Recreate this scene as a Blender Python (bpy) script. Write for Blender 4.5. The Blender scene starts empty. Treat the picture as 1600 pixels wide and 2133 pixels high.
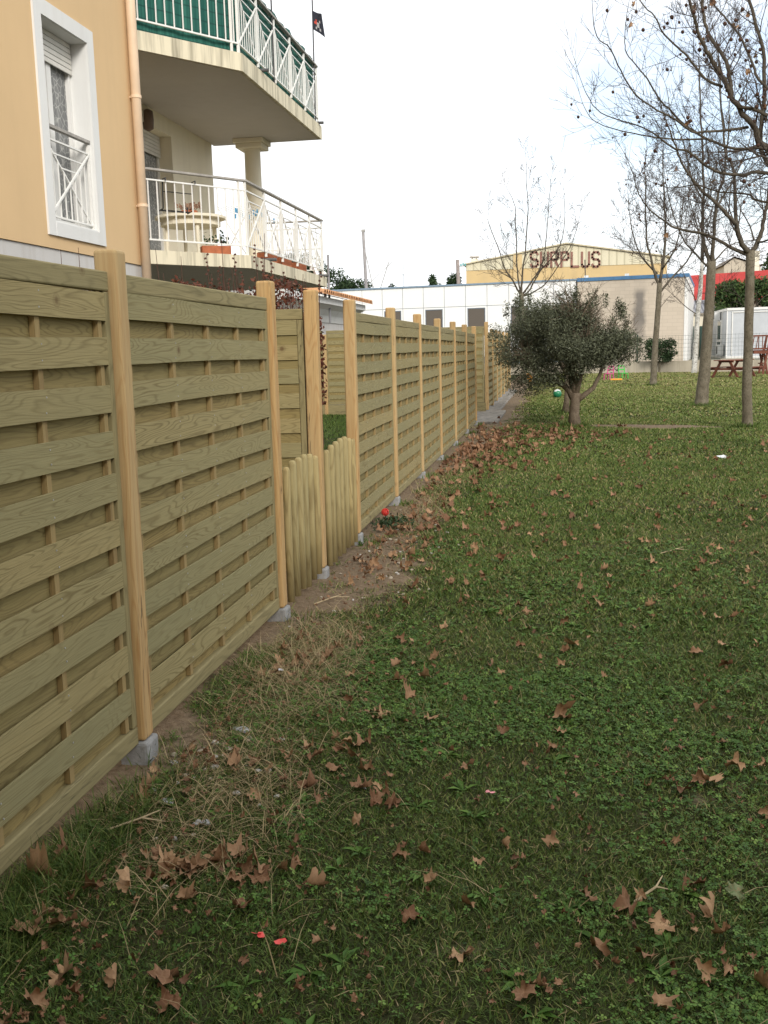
import bpy, math, random
import numpy as np
from mathutils import Vector, Matrix, Quaternion

# ------------------------------------------------------------------ camera, sky, sun, exposure
S = bpy.context.scene
COL = S.collection
EYE = 1.55
CX = np.array([[0.9859, 0.1654, -0.0249], [-0.0021, 0.1610, 0.9870], [0.1673, -0.9730, 0.1591]])
_u, _s, _v = np.linalg.svd(CX)
CX = _u @ _v                                     # world -> camera rotation
cd = bpy.data.cameras.new('camera')
cam = bpy.data.objects.new('camera', cd)
COL.objects.link(cam)
cd.sensor_fit = 'VERTICAL'
cd.sensor_height = 36.0
cd.lens = 36.0 * 2100.0 / 2133.0
cd.clip_start = 0.05
cd.clip_end = 3000
cam.matrix_world = Matrix.Translation((0, 0, EYE)) @ Matrix([list(r) for r in CX.T]).to_4x4()
S.camera = cam

SUN_EL, SUN_AZ = math.radians(27), math.radians(152)
W = bpy.data.worlds.new('World')
S.world = W
W.use_nodes = True
nt = W.node_tree
bg = nt.nodes['Background']
sky = nt.nodes.new('ShaderNodeTexSky')
sky.sky_type = 'NISHITA'
sky.sun_disc = False
sky.sun_elevation = SUN_EL
sky.sun_rotation = SUN_AZ
sky.air_density = 1.0
sky.dust_density = 1.5
tc = nt.nodes.new('ShaderNodeTexCoord')
cn = nt.nodes.new('ShaderNodeTexNoise')
cn.inputs['Scale'].default_value = 2.3
cn.inputs['Detail'].default_value = 6
cn.inputs['Roughness'].default_value = 0.55
mpn = nt.nodes.new('ShaderNodeMapping')
mpn.inputs['Scale'].default_value = (1, 1, 2.6)
mpn.inputs['Location'].default_value = (0.35, 0.2, 0.1)
nt.links.new(tc.outputs['Generated'], mpn.inputs['Vector'])
nt.links.new(mpn.outputs['Vector'], cn.inputs['Vector'])
# a thinner, bluer part of the cloud sheet low over the far right of the lawn
dot = nt.nodes.new('ShaderNodeVectorMath')
dot.operation = 'DOT_PRODUCT'
dot.inputs[1].default_value = Vector((0.16, 0.96, 0.15)).normalized()
nt.links.new(tc.outputs['Generated'], dot.inputs[0])
mr = nt.nodes.new('ShaderNodeMapRange')
mr.inputs['From Min'].default_value = 0.958
mr.inputs['From Max'].default_value = 0.999
mr.inputs['To Min'].default_value = 0.0
mr.inputs['To Max'].default_value = 0.34
nt.links.new(dot.outputs['Value'], mr.inputs['Value'])
sb = nt.nodes.new('ShaderNodeMath')
sb.operation = 'SUBTRACT'
nt.links.new(cn.outputs['Fac'], sb.inputs[0])
nt.links.new(mr.outputs['Result'], sb.inputs[1])
cr = nt.nodes.new('ShaderNodeValToRGB')
cr.color_ramp.elements[0].position = 0.02
cr.color_ramp.elements[0].color = (0.12, 0.12, 0.12, 1)
cr.color_ramp.elements[1].position = 0.30
cr.color_ramp.elements[1].color = (1, 1, 1, 1)
nt.links.new(sb.outputs['Value'], cr.inputs['Fac'])
mx = nt.nodes.new('ShaderNodeMix')
mx.data_type = 'RGBA'
sc_ = nt.nodes.new('ShaderNodeVectorMath')
sc_.operation = 'SCALE'
sc_.inputs['Scale'].default_value = 1.55
nt.links.new(sky.outputs['Color'], sc_.inputs[0])
nt.links.new(cr.outputs['Color'], mx.inputs['Factor'])
nt.links.new(sc_.outputs['Vector'], mx.inputs['A'])
mx.inputs['B'].default_value = (9.0, 9.2, 9.4, 1)
nt.links.new(mx.outputs['Result'], bg.inputs['Color'])
bg.inputs['Strength'].default_value = 0.10

sd = bpy.data.lights.new('sun', 'SUN')
sd.energy = 2.0
sd.angle = math.radians(16)
sd.color = (1.0, 0.95, 0.88)
sun = bpy.data.objects.new('sun', sd)
COL.objects.link(sun)
sv = Vector((math.sin(SUN_AZ) * math.cos(SUN_EL), math.cos(SUN_AZ) * math.cos(SUN_EL), math.sin(SUN_EL)))
sun.rotation_euler = (-sv).to_track_quat('-Z', 'Y').to_euler()
sun.location = (0, 0, 30)

S.view_settings.view_transform = 'Standard'
S.view_settings.look = 'None'
S.view_settings.exposure = 0.58
S.view_settings.gamma = 1
S.view_settings.use_curve_mapping = False
S.cycles.max_bounces = 6
S.cycles.transparent_max_bounces = 12

# ------------------------------------------------------------------ helpers
def ray(px, py):
    return CX.T @ np.array([(px - 800) / 2100.0, (1066.5 - py) / 2100.0, -1.0])
def atY(px, py, y):
    r = ray(px, py); r = r * (y / r[1]); return Vector((r[0], r[1], r[2] + EYE))
def atZ(px, py, z=0.0):
    r = ray(px, py); r = r * ((z - EYE) / r[2]); return Vector((r[0], r[1], r[2] + EYE))
def atX(px, py, x):
    r = ray(px, py); r = r * (x / r[0]); return Vector((r[0], r[1], r[2] + EYE))

def tag(o, label=None, cat=None, group=None, kind=None):
    if label: o['label'] = label
    if cat: o['category'] = cat
    if group: o['group'] = group
    if kind: o['kind'] = kind
    return o
def empty(name, loc=(0, 0, 0), parent=None, rz=0):
    o = bpy.data.objects.new(name, None)
    o.empty_display_size = 0.1
    COL.objects.link(o)
    o.location = loc
    o.rotation_euler = (0, 0, rz)
    if parent: o.parent = parent
    return o

class MB:
    """collects shapes into one mesh; 'grain' = (along, across, seed) for the wood shaders"""
    def __init__(s):
        s.v, s.f, s.m, s.g = [], [], [], []
    def add(s, vs, fs, mat=0, gr=None):
        k = len(s.v)
        s.v += [tuple(v) for v in vs]
        s.f += [tuple(k + i for i in f) for f in fs]
        s.m += [mat] * len(fs)
        s.g += gr if gr else [(0, 0, 0)] * len(vs)
        return s
    def box(s, c, size, R=None, mat=0, ax=None, seed=0.0, seg=1, warp=0.0, rng=None):
        """ax: grain axis (0,1,2); seg: cuts along that axis, warp: how far it bows"""
        hx = [q / 2 for q in size]
        ax_ = ax if ax is not None else 0
        b, d = [i for i in (0, 1, 2) if i != ax_]
        vs, gr, fs = [], [], []
        ph = rng.uniform(0, 6.28) if rng else 0
        for i in range(seg + 1):
            t = -1 + 2 * i / seg
            w = warp * math.sin(ph + t * 2.4) if warp else 0
            for (e, g) in ((-1, -1), (1, -1), (1, 1), (-1, 1)):
                p = [0, 0, 0]
                p[ax_] = t * hx[ax_]; p[b] = e * hx[b]; p[d] = g * hx[d] + w
                gr.append((p[ax_], p[b] + p[d], seed))
                q = Vector(p)
                if R is not None: q = R @ q
                vs.append(q + Vector(c))
        for i in range(seg):
            o = i * 4
            for j in range(4):
                k = (j + 1) % 4
                f = (o + j, o + k, o + 4 + k, o + 4 + j)
                fs.append(f if ax_ != 1 else f[::-1])
        cap0, cap1 = (3, 2, 1, 0), tuple(seg * 4 + j for j in range(4))
        if ax_ == 1: cap0, cap1 = cap0[::-1], cap1[::-1]
        fs += [cap0, cap1]
        return s.add(vs, fs, mat, gr)
    def b2(s, lo, hi, mat=0, **k):
        return s.box([(a + b) / 2 for a, b in zip(lo, hi)], [abs(b - a) for a, b in zip(lo, hi)], mat=mat, **k)
    def bar(s, p, q, w=0.03, h=None, mat=0, seed=0.0):
        p, q = Vector(p), Vector(q)
        d = q - p
        R = d.to_track_quat('X', 'Z').to_matrix()
        return s.box((p + q) / 2, (d.length, w, h or w), R=R, mat=mat, ax=0, seed=seed)
    def tube(s, pts, rad, n=6, mat=0, seed=0.0, cap=True):
        pts = [Vector(p) for p in pts]
        if not hasattr(rad, '__len__'): rad = [rad] * len(pts)
        t0 = (pts[1] - pts[0]).normalized()
        a = t0.orthogonal().normalized()
        vs, gr, fs, L = [], [], [], 0.0
        for i, p in enumerate(pts):
            t = (pts[min(i + 1, len(pts) - 1)] - pts[max(i - 1, 0)])
            t = t.normalized() if t.length > 1e-9 else t0
            a = (a - t * a.dot(t)); a = a.normalized() if a.length > 1e-6 else t.orthogonal().normalized()
            b = t.cross(a)
            if i: L += (p - pts[i - 1]).length
            for j in range(n):
                th = 2 * math.pi * j / n
                vs.append(p + (a * math.cos(th) + b * math.sin(th)) * rad[i])
                gr.append((L, math.sin(th) * rad[i] + rad[i] * math.cos(th) , seed))
        for i in range(len(pts) - 1):
            for j in range(n):
                k = (j + 1) % n
                fs.append((i * n + j, i * n + k, i * n + n + k, i * n + n + j))
        if cap:
            fs.append(tuple(range(n))[::-1]); fs.append(tuple((len(pts) - 1) * n + j for j in range(n)))
        return s.add(vs, fs, mat, gr)
    def prism(s, poly, z0, z1, mat=0):
        n = len(poly)
        vs = [(x, y, z0) for x, y in poly] + [(x, y, z1) for x, y in poly]
        fs = [tuple(range(n))[::-1], tuple(range(n, 2 * n))] + [(i, (i + 1) % n, n + (i + 1) % n, n + i) for i in range(n)]
        return s.add(vs, fs, mat)
    def lathe(s, prof, c=(0, 0, 0), n=16, mat=0):
        vs, fs = [], []
        for r, z in prof:
            for j in range(n):
                th = 2 * math.pi * j / n
                vs.append((c[0] + r * math.cos(th), c[1] + r * math.sin(th), c[2] + z))
        for i in range(len(prof) - 1):
            for j in range(n):
                k = (j + 1) % n
                fs.append((i * n + j, i * n + k, i * n + n + k, i * n + n + j))
        fs.append(tuple(range(n))[::-1]); fs.append(tuple((len(prof) - 1) * n + j for j in range(n)))
        return s.add(vs, fs, mat)
    def build(s, name, mats, parent=None, loc=None, smooth=False, bevel=0, seg=2):
        me = bpy.data.meshes.new(name)
        me.from_pydata(s.v, [], s.f)
        for m in (mats if isinstance(mats, (list, tuple)) else [mats]): me.materials.append(m)
        me.polygons.foreach_set('material_index', s.m)
        at = me.attributes.new('grain', 'FLOAT_VECTOR', 'POINT')
        at.data.foreach_set('vector', np.array(s.g, dtype=np.float32).ravel())
        if smooth: me.polygons.foreach_set('use_smooth', [True] * len(me.polygons))
        me.update()
        o = bpy.data.objects.new(name, me)
        COL.objects.link(o)
        if parent: o.parent = parent
        if loc: o.location = loc
        if bevel:
            b = o.modifiers.new('bevel', 'BEVEL'); b.width = bevel; b.segments = seg; b.limit_method = 'ANGLE'
        return o

def mesh_np(name, V, F, mat, tint=None, parent=None, smooth=False):
    """V (n,3); F (m,k) with constant k"""
    me = bpy.data.meshes.new(name)
    k = F.shape[1]
    me.vertices.add(len(V)); me.vertices.foreach_set('co', V.astype(np.float32).ravel())
    me.loops.add(F.size); me.loops.foreach_set('vertex_index', F.astype(np.int32).ravel())
    me.polygons.add(len(F)); me.polygons.foreach_set('loop_start', (np.arange(len(F)) * k).astype(np.int32))
    if tint is not None:
        a = me.attributes.new('tint', 'FLOAT', 'POINT'); a.data.foreach_set('value', tint.astype(np.float32))
    me.materials.append(mat)
    me.update(calc_edges=True)
    if smooth: me.polygons.foreach_set('use_smooth', [True] * len(F))
    o = bpy.data.objects.new(name, me)
    COL.objects.link(o)
    if parent: o.parent = parent
    return o

def copy_tree(o, parent=None):
    c = o.copy(); COL.objects.link(c)
    if parent: c.parent = parent
    for ch in list(o.children): copy_tree(ch, c)
    return c

# ------------------------------------------------------------------ materials
class NT:
    def __init__(s, name):
        s.m = bpy.data.materials.new(name); s.m.use_nodes = True
        s.t = s.m.node_tree; s.p = s.t.nodes['Principled BSDF']
    def n(s, typ, **kw):
        nd = s.t.nodes.new('ShaderNode' + typ)
        for k, v in kw.items():
            if k.startswith('i_'): nd.inputs[k[2:].replace('_', ' ')].default_value = v
            else: setattr(nd, k, v)
        return nd
    def l(s, a, b): s.t.links.new(a, b)
    def math(s, op, a, b=None, c=None):
        nd = s.n('Math', operation=op)
        for i, x in enumerate((a, b, c)):
            if x is None: continue
            if hasattr(x, 'node'): s.l(x, nd.inputs[i])
            else: nd.inputs[i].default_value = x
        return nd.outputs[0]
    def mix(s, f, a, b, blend='MIX'):
        nd = s.n('Mix', data_type='RGBA', blend_type=blend)
        for sock, x in ((nd.inputs['Factor'], f), (nd.inputs['A'], a), (nd.inputs['B'], b)):
            if hasattr(x, 'node'): s.l(x, sock)
            elif isinstance(x, (tuple, list)): sock.default_value = (*x[:3], 1)
            else: sock.default_value = x
        return nd.outputs['Result']
    def noise(s, vec, scale, detail=3, rough=0.55, dist=0.0):
        nd = s.n('TexNoise'); nd.inputs['Scale'].default_value = scale; nd.inputs['Detail'].default_value = detail
        nd.inputs['Roughness'].default_value = rough; nd.inputs['Distortion'].default_value = dist
        if vec is not None: s.l(vec, nd.inputs['Vector'])
        return nd.outputs['Fac']
    def map(s, vec, sc=(1, 1, 1), loc=(0, 0, 0)):
        nd = s.n('Mapping'); nd.inputs['Scale'].default_value = sc; nd.inputs['Location'].default_value = loc
        s.l(vec, nd.inputs['Vector']); return nd.outputs['Vector']
    def rng(s, v, a, b, c=0.0, d=1.0):
        nd = s.n('MapRange'); s.l(v, nd.inputs['Value'])
        for k, x in zip(('From Min', 'From Max', 'To Min', 'To Max'), (a, b, c, d)): nd.inputs[k].default_value = x
        return nd.outputs['Result']
    def coord(s, kind='Object'):
        return s.n('TexCoord').outputs[kind]
    def attr(s, name): return s.n('Attribute', attribute_name=name)
    def base(s, c): 
        if hasattr(c, 'node'): s.l(c, s.p.inputs['Base Color'])
        else: s.p.inputs['Base Color'].default_value = (*c, 1)
    def bump(s, h, strength=0.3, dist=0.01):
        nd = s.n('Bump'); nd.inputs['Strength'].default_value = strength; nd.inputs['Distance'].default_value = dist
        s.l(h, nd.inputs['Height']); s.l(nd.outputs['Normal'], s.p.inputs['Normal'])
    def done(s, rough=0.8, spec=0.3, metal=0.0):
        s.p.inputs['Roughness'].default_value = rough
        s.p.inputs['Specular IOR Level'].default_value = spec
        s.p.inputs['Metallic'].default_value = metal
        return s.m

def plain(name, c, rough=0.7, var=0.12, scale=6.0, spec=0.3, metal=0.0, bump=0.0, bscale=60.0):
    t = NT(name); co = t.coord()
    a = t.noise(co, scale, 5, 0.6)
    dark = tuple(x * (1 - var) for x in c); lite = tuple(min(1, x * (1 + var)) for x in c)
    t.base(t.mix(t.rng(a, 0.3, 0.7), dark, lite))
    if bump: t.bump(t.noise(co, bscale, 4), bump, 0.01)
    return t.done(rough, spec, metal)

def wood(name, c1, c2, c3, ring=9.0, knots=True, cracks=False, pale=None):
    """c1 early wood, c2 late wood lines, c3 tint some boards take; contour lines of stretched noise = cathedral grain"""
    t = NT(name)
    g = t.attr('grain').outputs['Vector']
    sp = t.n('SeparateXYZ'); t.l(g, sp.inputs[0])
    cb = t.n('CombineXYZ')
    t.l(t.math('MULTIPLY', sp.outputs[0], 0.95), cb.inputs[0])
    t.l(t.math('MULTIPLY', sp.outputs[1], 8.5), cb.inputs[1])
    t.l(t.math('MULTIPLY', sp.outputs[2], 17.3), cb.inputs[2])
    big = t.noise(cb.outputs[0], 1.2, 2.0, 0.42, 0.30)
    line = t.math('PINGPONG', t.math('MULTIPLY', big, ring), 0.5)
    line = t.rng(line, 0.26, 0.5, 0.0, 1.0)
    cf = t.n('CombineXYZ')
    t.l(t.math('MULTIPLY', sp.outputs[0], 6.0), cf.inputs[0])
    t.l(t.math('MULTIPLY', sp.outputs[1], 230.0), cf.inputs[1])
    t.l(sp.outputs[2], cf.inputs[2])
    fine = t.noise(cf.outputs[0], 1.0, 3, 0.6)
    wn = t.n('TexWhiteNoise', noise_dimensions='1D'); t.l(sp.outputs[2], wn.inputs['W'])
    blot = t.noise(cb.outputs[0], 0.5, 3, 0.6)
    cc = t.n('CombineXYZ'); t.l(t.math('MULTIPLY', sp.outputs[0], 1.1), cc.inputs[0]); t.l(t.math('MULTIPLY', sp.outputs[1], 16.0), cc.inputs[1]); t.l(sp.outputs[2], cc.inputs[2])
    ck = t.math('ABSOLUTE', t.math('SUBTRACT', t.noise(cc.outputs[0], 1.0, 4, 0.55), 0.5))
    ck = t.math('MULTIPLY', t.rng(ck, 0.004, 0.012, 1.0, 0.0), t.rng(t.noise(cc.outputs[0], 0.37, 2), 0.5, 0.6))
    col = t.mix(t.math('MULTIPLY', wn.outputs['Value'], 0.8), c1, c3)
    col = t.mix(t.math('MULTIPLY', line, t.rng(t.noise(cb.outputs[0], 0.8, 2), 0.35, 0.65, 0.35, 0.85)), col, c2)
    col = t.mix(t.rng(fine, 0.35, 0.75, 0.0, 0.35), col, tuple(x * 0.55 for x in c2))
    col = t.mix(t.rng(blot, 0.45, 0.75, 0.0, 0.45), col, tuple(x * 0.8 for x in c3))
    if knots:
        vo = t.n('TexVoronoi', feature='F1'); vo.inputs['Scale'].default_value = 5.0
        ck3 = t.n('CombineXYZ'); t.l(sp.outputs[0], ck3.inputs[0]); t.l(sp.outputs[1], ck3.inputs[1]); t.l(t.math('MULTIPLY', sp.outputs[2], 7.7), ck3.inputs[2]); t.l(ck3.outputs[0], vo.inputs['Vector'])
        sc3 = t.n('SeparateColor'); t.l(vo.outputs['Color'], sc3.inputs[0])
        pick = t.math('GREATER_THAN', sc3.outputs[0], 0.72)
        col = t.mix(t.math('MULTIPLY', pick, t.rng(vo.outputs['Distance'], 0.045, 0.11, 0.8, 0.0)), col, (0.11, 0.062, 0.026))
        col = t.mix(t.math('MULTIPLY', pick, t.rng(t.math('ABSOLUTE', t.math('SUBTRACT', vo.outputs['Distance'], 0.12)), 0.0, 0.03, 0.35, 0.0)), col, (0.15, 0.10, 0.045))
    if cracks: col = t.mix(t.math('MULTIPLY', ck, 0.8), col, (0.045, 0.035, 0.02))
    if pale: col = t.mix(t.math('MULTIPLY', t.rng(t.noise(cb.outputs[0], 0.42, 2), 0.45, 0.65), 0.35), col, pale)
    t.base(col)
    t.bump(t.math('ADD', fine, t.math('MULTIPLY', line, 0.4)), 0.25, 0.002)
    return t.done(0.78, 0.25)

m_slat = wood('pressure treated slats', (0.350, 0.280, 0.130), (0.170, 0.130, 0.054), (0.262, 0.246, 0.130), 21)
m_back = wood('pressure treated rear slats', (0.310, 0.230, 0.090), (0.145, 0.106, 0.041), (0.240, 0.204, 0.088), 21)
m_rail = wood('pressure treated rails', (0.275, 0.235, 0.118), (0.160, 0.134, 0.064), (0.300, 0.248, 0.120), 12, True, True)
m_post = wood('fresh pine posts', (0.520, 0.330, 0.140), (0.380, 0.200, 0.072), (0.460, 0.330, 0.165), 11, True, True, (0.435, 0.355, 0.200))
m_picket = wood('round treated pickets', (0.430, 0.335, 0.155), (0.230, 0.172, 0.075), (0.350, 0.300, 0.150), 9)
m_batt = wood('battens', (0.340, 0.250, 0.112), (0.220, 0.150, 0.065), (0.310, 0.225, 0.100), 4, False)
m_red_wood = plain('red brown stained timber', (0.150, 0.050, 0.028), 0.7, 0.3, 9)
m_conc = plain('grey concrete', (0.270, 0.270, 0.265), 0.9, 0.25, 14, bump=0.4)

def render_wall(name, c, streak=0.25, sc=1.0, dirt=(0.35, 0.30, 0.24), fine=140):
    t = NT(name); co = t.coord()
    a = t.noise(co, 0.9 * sc, 4, 0.6)
    st = t.noise(t.map(co, (5 * sc, 5 * sc, 0.35 * sc)), 1.0, 4, 0.65)
    col = t.mix(t.rng(a, 0.3, 0.7), tuple(x * 0.93 for x in c), c)
    col = t.mix(t.rng(st, 0.47, 0.72, 0.0, streak), col, dirt)
    t.base(col)
    t.bump(t.noise(co, fine, 3), 0.35, 0.004)
    return t.done(0.9, 0.15)
m_orange = render_wall('peach render', (0.660, 0.468, 0.262), 0.14, dirt=(0.50, 0.35, 0.21))
m_cream = render_wall('cream render', (0.800, 0.735, 0.585), 0.12)
m_trim = render_wall('white trim paint', (0.720, 0.720, 0.700), 0.12)
m_soffit = render_wall('grey painted soffit', (0.530, 0.490, 0.450), 0.10)
m_plinth = render_wall('pale grey band', (0.560, 0.545, 0.525), 0.35)
m_slab = render_wall('weather stained slab edge', (0.700, 0.635, 0.475), 0.85, 1.6, (0.20, 0.18, 0.13))
m_pipe = plain('peach downpipe plastic', (0.70, 0.53, 0.37), 0.45, 0.08, 4)
m_white = plain('white painted steel', (0.76, 0.75, 0.71), 0.45, 0.06, 9)
m_handrail = plain('grey weathered handrail', (0.34, 0.32, 0.29), 0.6, 0.25, 12)
m_pvc = plain('white plastic frame', (0.72, 0.71, 0.68), 0.4, 0.05, 5)
m_shutter = plain('cream roller shutter', (0.63, 0.61, 0.56), 0.5, 0.08, 5)
m_dark = plain('dark iron', (0.030, 0.030, 0.032), 0.5, 0.3, 20)
m_stub = plain('lead drain spout', (0.10, 0.10, 0.10), 0.6, 0.3, 20)
m_terra = plain('terracotta pot', (0.42, 0.14, 0.065), 0.8, 0.2, 14)
m_tile = plain('clay roof tile', (0.50, 0.26, 0.13), 0.85, 0.35, 5)
m_beige = render_wall('beige block wall', (0.50, 0.44, 0.35), 0.10, 0.6)
m_glass = NT('window glass'); m_glass.base((0.05, 0.055, 0.06)); m_glass = m_glass.done(0.06, 0.6)
m_tinted = NT('bronze tinted glass'); m_tinted.base((0.105, 0.085, 0.065)); m_tinted = m_tinted.done(0.25, 0.5)
def lace():
    t = NT('lace curtain'); co = t.coord()
    v = t.n('TexVoronoi', feature='DISTANCE_TO_EDGE'); v.inputs['Scale'].default_value = 13
    t.l(co, v.inputs['Vector'])
    fold = t.noise(t.map(co, (0.5, 16, 0.4)), 1.0, 2)
    c = t.mix(t.rng(v.outputs['Distance'], 0.02, 0.09), (0.46, 0.46, 0.43), (0.25, 0.25, 0.245))
    t.base(t.mix(t.rng(fold, 0.35, 0.7, 0.0, 0.55), c, (0.09, 0.095, 0.10)))
    return t.done(0.9, 0.1)
m_lace = lace()
def reed():
    t = NT('green screen cloth'); co = t.coord()
    a = t.noise(t.map(co, (30, 30, 0.6)), 1.0, 3)
    b = t.noise(co, 2.0, 3)
    c = t.mix(t.rng(a, 0.35, 0.65), (0.012, 0.075, 0.060), (0.035, 0.150, 0.115))
    w = t.n('TexWave', wave_type='BANDS', bands_direction='Z'); w.inputs['Scale'].default_value = 2.2
    t.l(co, w.inputs['Vector'])
    t.base(t.mix(t.rng(w.outputs['Fac'], 0.93, 1.0, 0, 0.7), t.mix(t.rng(b, 0.3, 0.7, 0, .4), c, (0.02, 0.10, 0.08)), (0.008, 0.04, 0.035)))
    return t.done(0.75, 0.2)
m_reed = reed()

def bark(name, c1, c2, c3, sc=9.0):
    t = NT(name); co = t.coord()
    a = t.noise(t.map(co, (1, 1, 0.6)), sc, 5, 0.65)
    b = t.noise(co, sc * 4, 4, 0.65)
    c = t.mix(t.rng(a, 0.38, 0.6), c1, c2)
    t.base(t.mix(t.rng(b, 0.5, 0.68, 0, .85), c, c3))
    t.bump(b, 0.5, 0.01)
    return t.done(0.9, 0.15)
m_bark = bark('plane bark', (0.115, 0.096, 0.066), (0.180, 0.155, 0.112), (0.062, 0.054, 0.036))
m_limb = bark('limb bark darkened as backlit', (0.068, 0.056, 0.042), (0.115, 0.098, 0.072), (0.042, 0.035, 0.026))  # limb bark, its colour darkened to look backlit
m_twig = bark('plane twig bark', (0.075, 0.060, 0.050), (0.110, 0.090, 0.076), (0.050, 0.042, 0.036), 5)
m_birch = bark('birch bark', (0.62, 0.60, 0.55), (0.40, 0.38, 0.33), (0.045, 0.04, 0.035), 3.2)
m_olivebark = bark('olive bark', (0.130, 0.098, 0.068), (0.190, 0.150, 0.105), (0.060, 0.045, 0.032), 14)
m_ballseed = plain('seed ball', (0.070, 0.038, 0.026), 0.95, 0.3, 40)

def leafy(name, cols, trans=0.15):
    """leaf colour picked per leaf from its 'tint' attribute"""
    t = NT(name); f = t.attr('tint').outputs['Fac']
    r = t.n('ValToRGB'); e = r.color_ramp.elements
    while len(e) < len(cols): e.new(0.5)
    for i, (p, c) in enumerate(cols): e[i].position = p; e[i].color = (*c, 1)
    t.l(f, r.inputs['Fac']); t.base(r.outputs['Color'])
    t.p.inputs['Subsurface Weight'].default_value = 0.0
    return t.done(0.65, 0.25)
m_olive = leafy('olive leaves', [(0, (0.040, 0.044, 0.028)), (0.5, (0.086, 0.096, 0.054)), (0.85, (0.135, 0.145, 0.090)), (1, (0.19, 0.195, 0.145))])
m_redleaf = leafy('red brown hedge leaves', [(0, (0.060, 0.020, 0.012)), (0.5, (0.120, 0.036, 0.020)), (1, (0.180, 0.075, 0.040))])
m_shrub = leafy('dark shrub leaves', [(0, (0.012, 0.026, 0.010)), (0.6, (0.028, 0.055, 0.018)), (1, (0.070, 0.100, 0.040))])
m_conifer = leafy('conifer foliage', [(0, (0.020, 0.042, 0.012)), (0.6, (0.046, 0.080, 0.020)), (1, (0.105, 0.140, 0.040))])
m_grass = leafy('grass blades', [(0, (0.026, 0.056, 0.009)), (0.40, (0.074, 0.120, 0.020)), (0.70, (0.155, 0.186, 0.046)), (0.86, (0.210, 0.195, 0.070)), (1, (0.36, 0.28, 0.15))])
m_clover = leafy('clover leaves', [(0, (0.024, 0.056, 0.009)), (0.55, (0.062, 0.132, 0.018)), (1, (0.150, 0.230, 0.045))])
m_straw = leafy('dry straw', [(0, (0.20, 0.145, 0.070)), (1, (0.42, 0.33, 0.18))])
def deadleaf(name, lo, hi):
    t = NT(name); co = t.coord()
    rnd = t.n('ObjectInfo').outputs['Random']
    c = t.mix(rnd, lo, hi)
    v = t.n('TexVoronoi', feature='DISTANCE_TO_EDGE'); v.inputs['Scale'].default_value = 26; t.l(co, v.inputs['Vector'])
    c = t.mix(t.rng(v.outputs['Distance'], 0.0, 0.05, 0.55, 0.0), c, (0.30, 0.18, 0.10))
    c = t.mix(t.rng(t.noise(co, 22, 4), 0.5, 0.75, 0, .5), c, tuple(x * 0.55 for x in lo))
    t.base(c); t.bump(v.outputs['Distance'], 0.4, 0.004)
    return t.done(0.75, 0.25)
m_dead = deadleaf('dead plane leaf', (0.165, 0.080, 0.040), (0.400, 0.250, 0.135))
m_deadstuff = leafy('dead leaves', [(0, (0.12, 0.060, 0.032)), (0.5, (0.215, 0.110, 0.058)), (1, (0.33, 0.195, 0.108))])

# ------------------------------------------------------------------ ground
_rs = np.random.RandomState(7)
_tab = _rs.rand(256, 256)
def vnoise(x, y, s=1.0):
    x = np.asarray(x, float) * s + 37.3; y = np.asarray(y, float) * s + 11.7
    i, j = np.floor(x).astype(int), np.floor(y).astype(int)
    u, v = x - i, y - j
    u, v = u * u * (3 - 2 * u), v * v * (3 - 2 * v)
    g = lambda a, b: _tab[a % 256, b % 256]
    return (g(i, j) * (1 - u) + g(i + 1, j) * u) * (1 - v) + (g(i, j + 1) * (1 - u) + g(i + 1, j + 1) * u) * v
def fbm(x, y, s=1.0): return 0.5 * vnoise(x, y, s) + 0.3 * vnoise(x, y, s * 2.3) + 0.2 * vnoise(x, y, s * 5.1)
def gz(x, y):
    return 0.05 * (fbm(x, y, 0.8) - 0.5) + 0.018 * (fbm(x, y, 4.0) - 0.5)
def bare(x, y):
    """0 = thick lawn, 1 = bare soil"""
    x, y = np.asarray(x, float), np.asarray(y, float)
    n = fbm(x, y, 1.6); n2 = fbm(x, y, 6.0)
    g = np.exp(-((y - 6.7) / 1.5) ** 2)
    w = 0.03 + 0.72 * g + 0.42 * np.exp(-((y - 3.55) / 0.45) ** 2) + 0.40 * np.exp(-((y - 9.3) / 1.6) ** 2) + np.clip((y - 8) * 0.08, 0, 0.75)
    edge = np.clip((-1.52 + w * (0.55 + 0.9 * n) - x) / 0.38, 0, 1) * (x > -1.9)
    edge = np.maximum(edge, np.clip((-0.75 + 0.5 * n - x) / 0.3, 0, 1) * (y > 19.5) * (y < 36) * (x > -1.9) * (.5 + .6 * n2))
    trail = np.clip(1.6 - 1.6 * np.abs(y - (20.1 - 0.42 * (x - 0.4) + 0.5 * (n - 0.5))) / (0.30 + 0.55 * np.exp(-((x - 1.9) / 0.8) ** 2)), 0, 1) * (x > 0.4) * (x < 3.0)
    thin = np.clip((fbm(x, y, 0.45) - 0.60) * 2.5, 0, 0.28) + np.clip((n2 - 0.70) * 3.0, 0, 0.3)
    thin = thin + 0.15 * np.exp(-((y - 10.5) / 5.0) ** 2) * np.clip(n * 1.4 - .3, 0, 1)
    garden = (x < -1.9)
    return np.clip(np.where(garden, 0.1 * n, np.maximum(np.maximum(edge * (0.35 + 1.1 * n2), trail), thin)), 0, 1)

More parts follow.
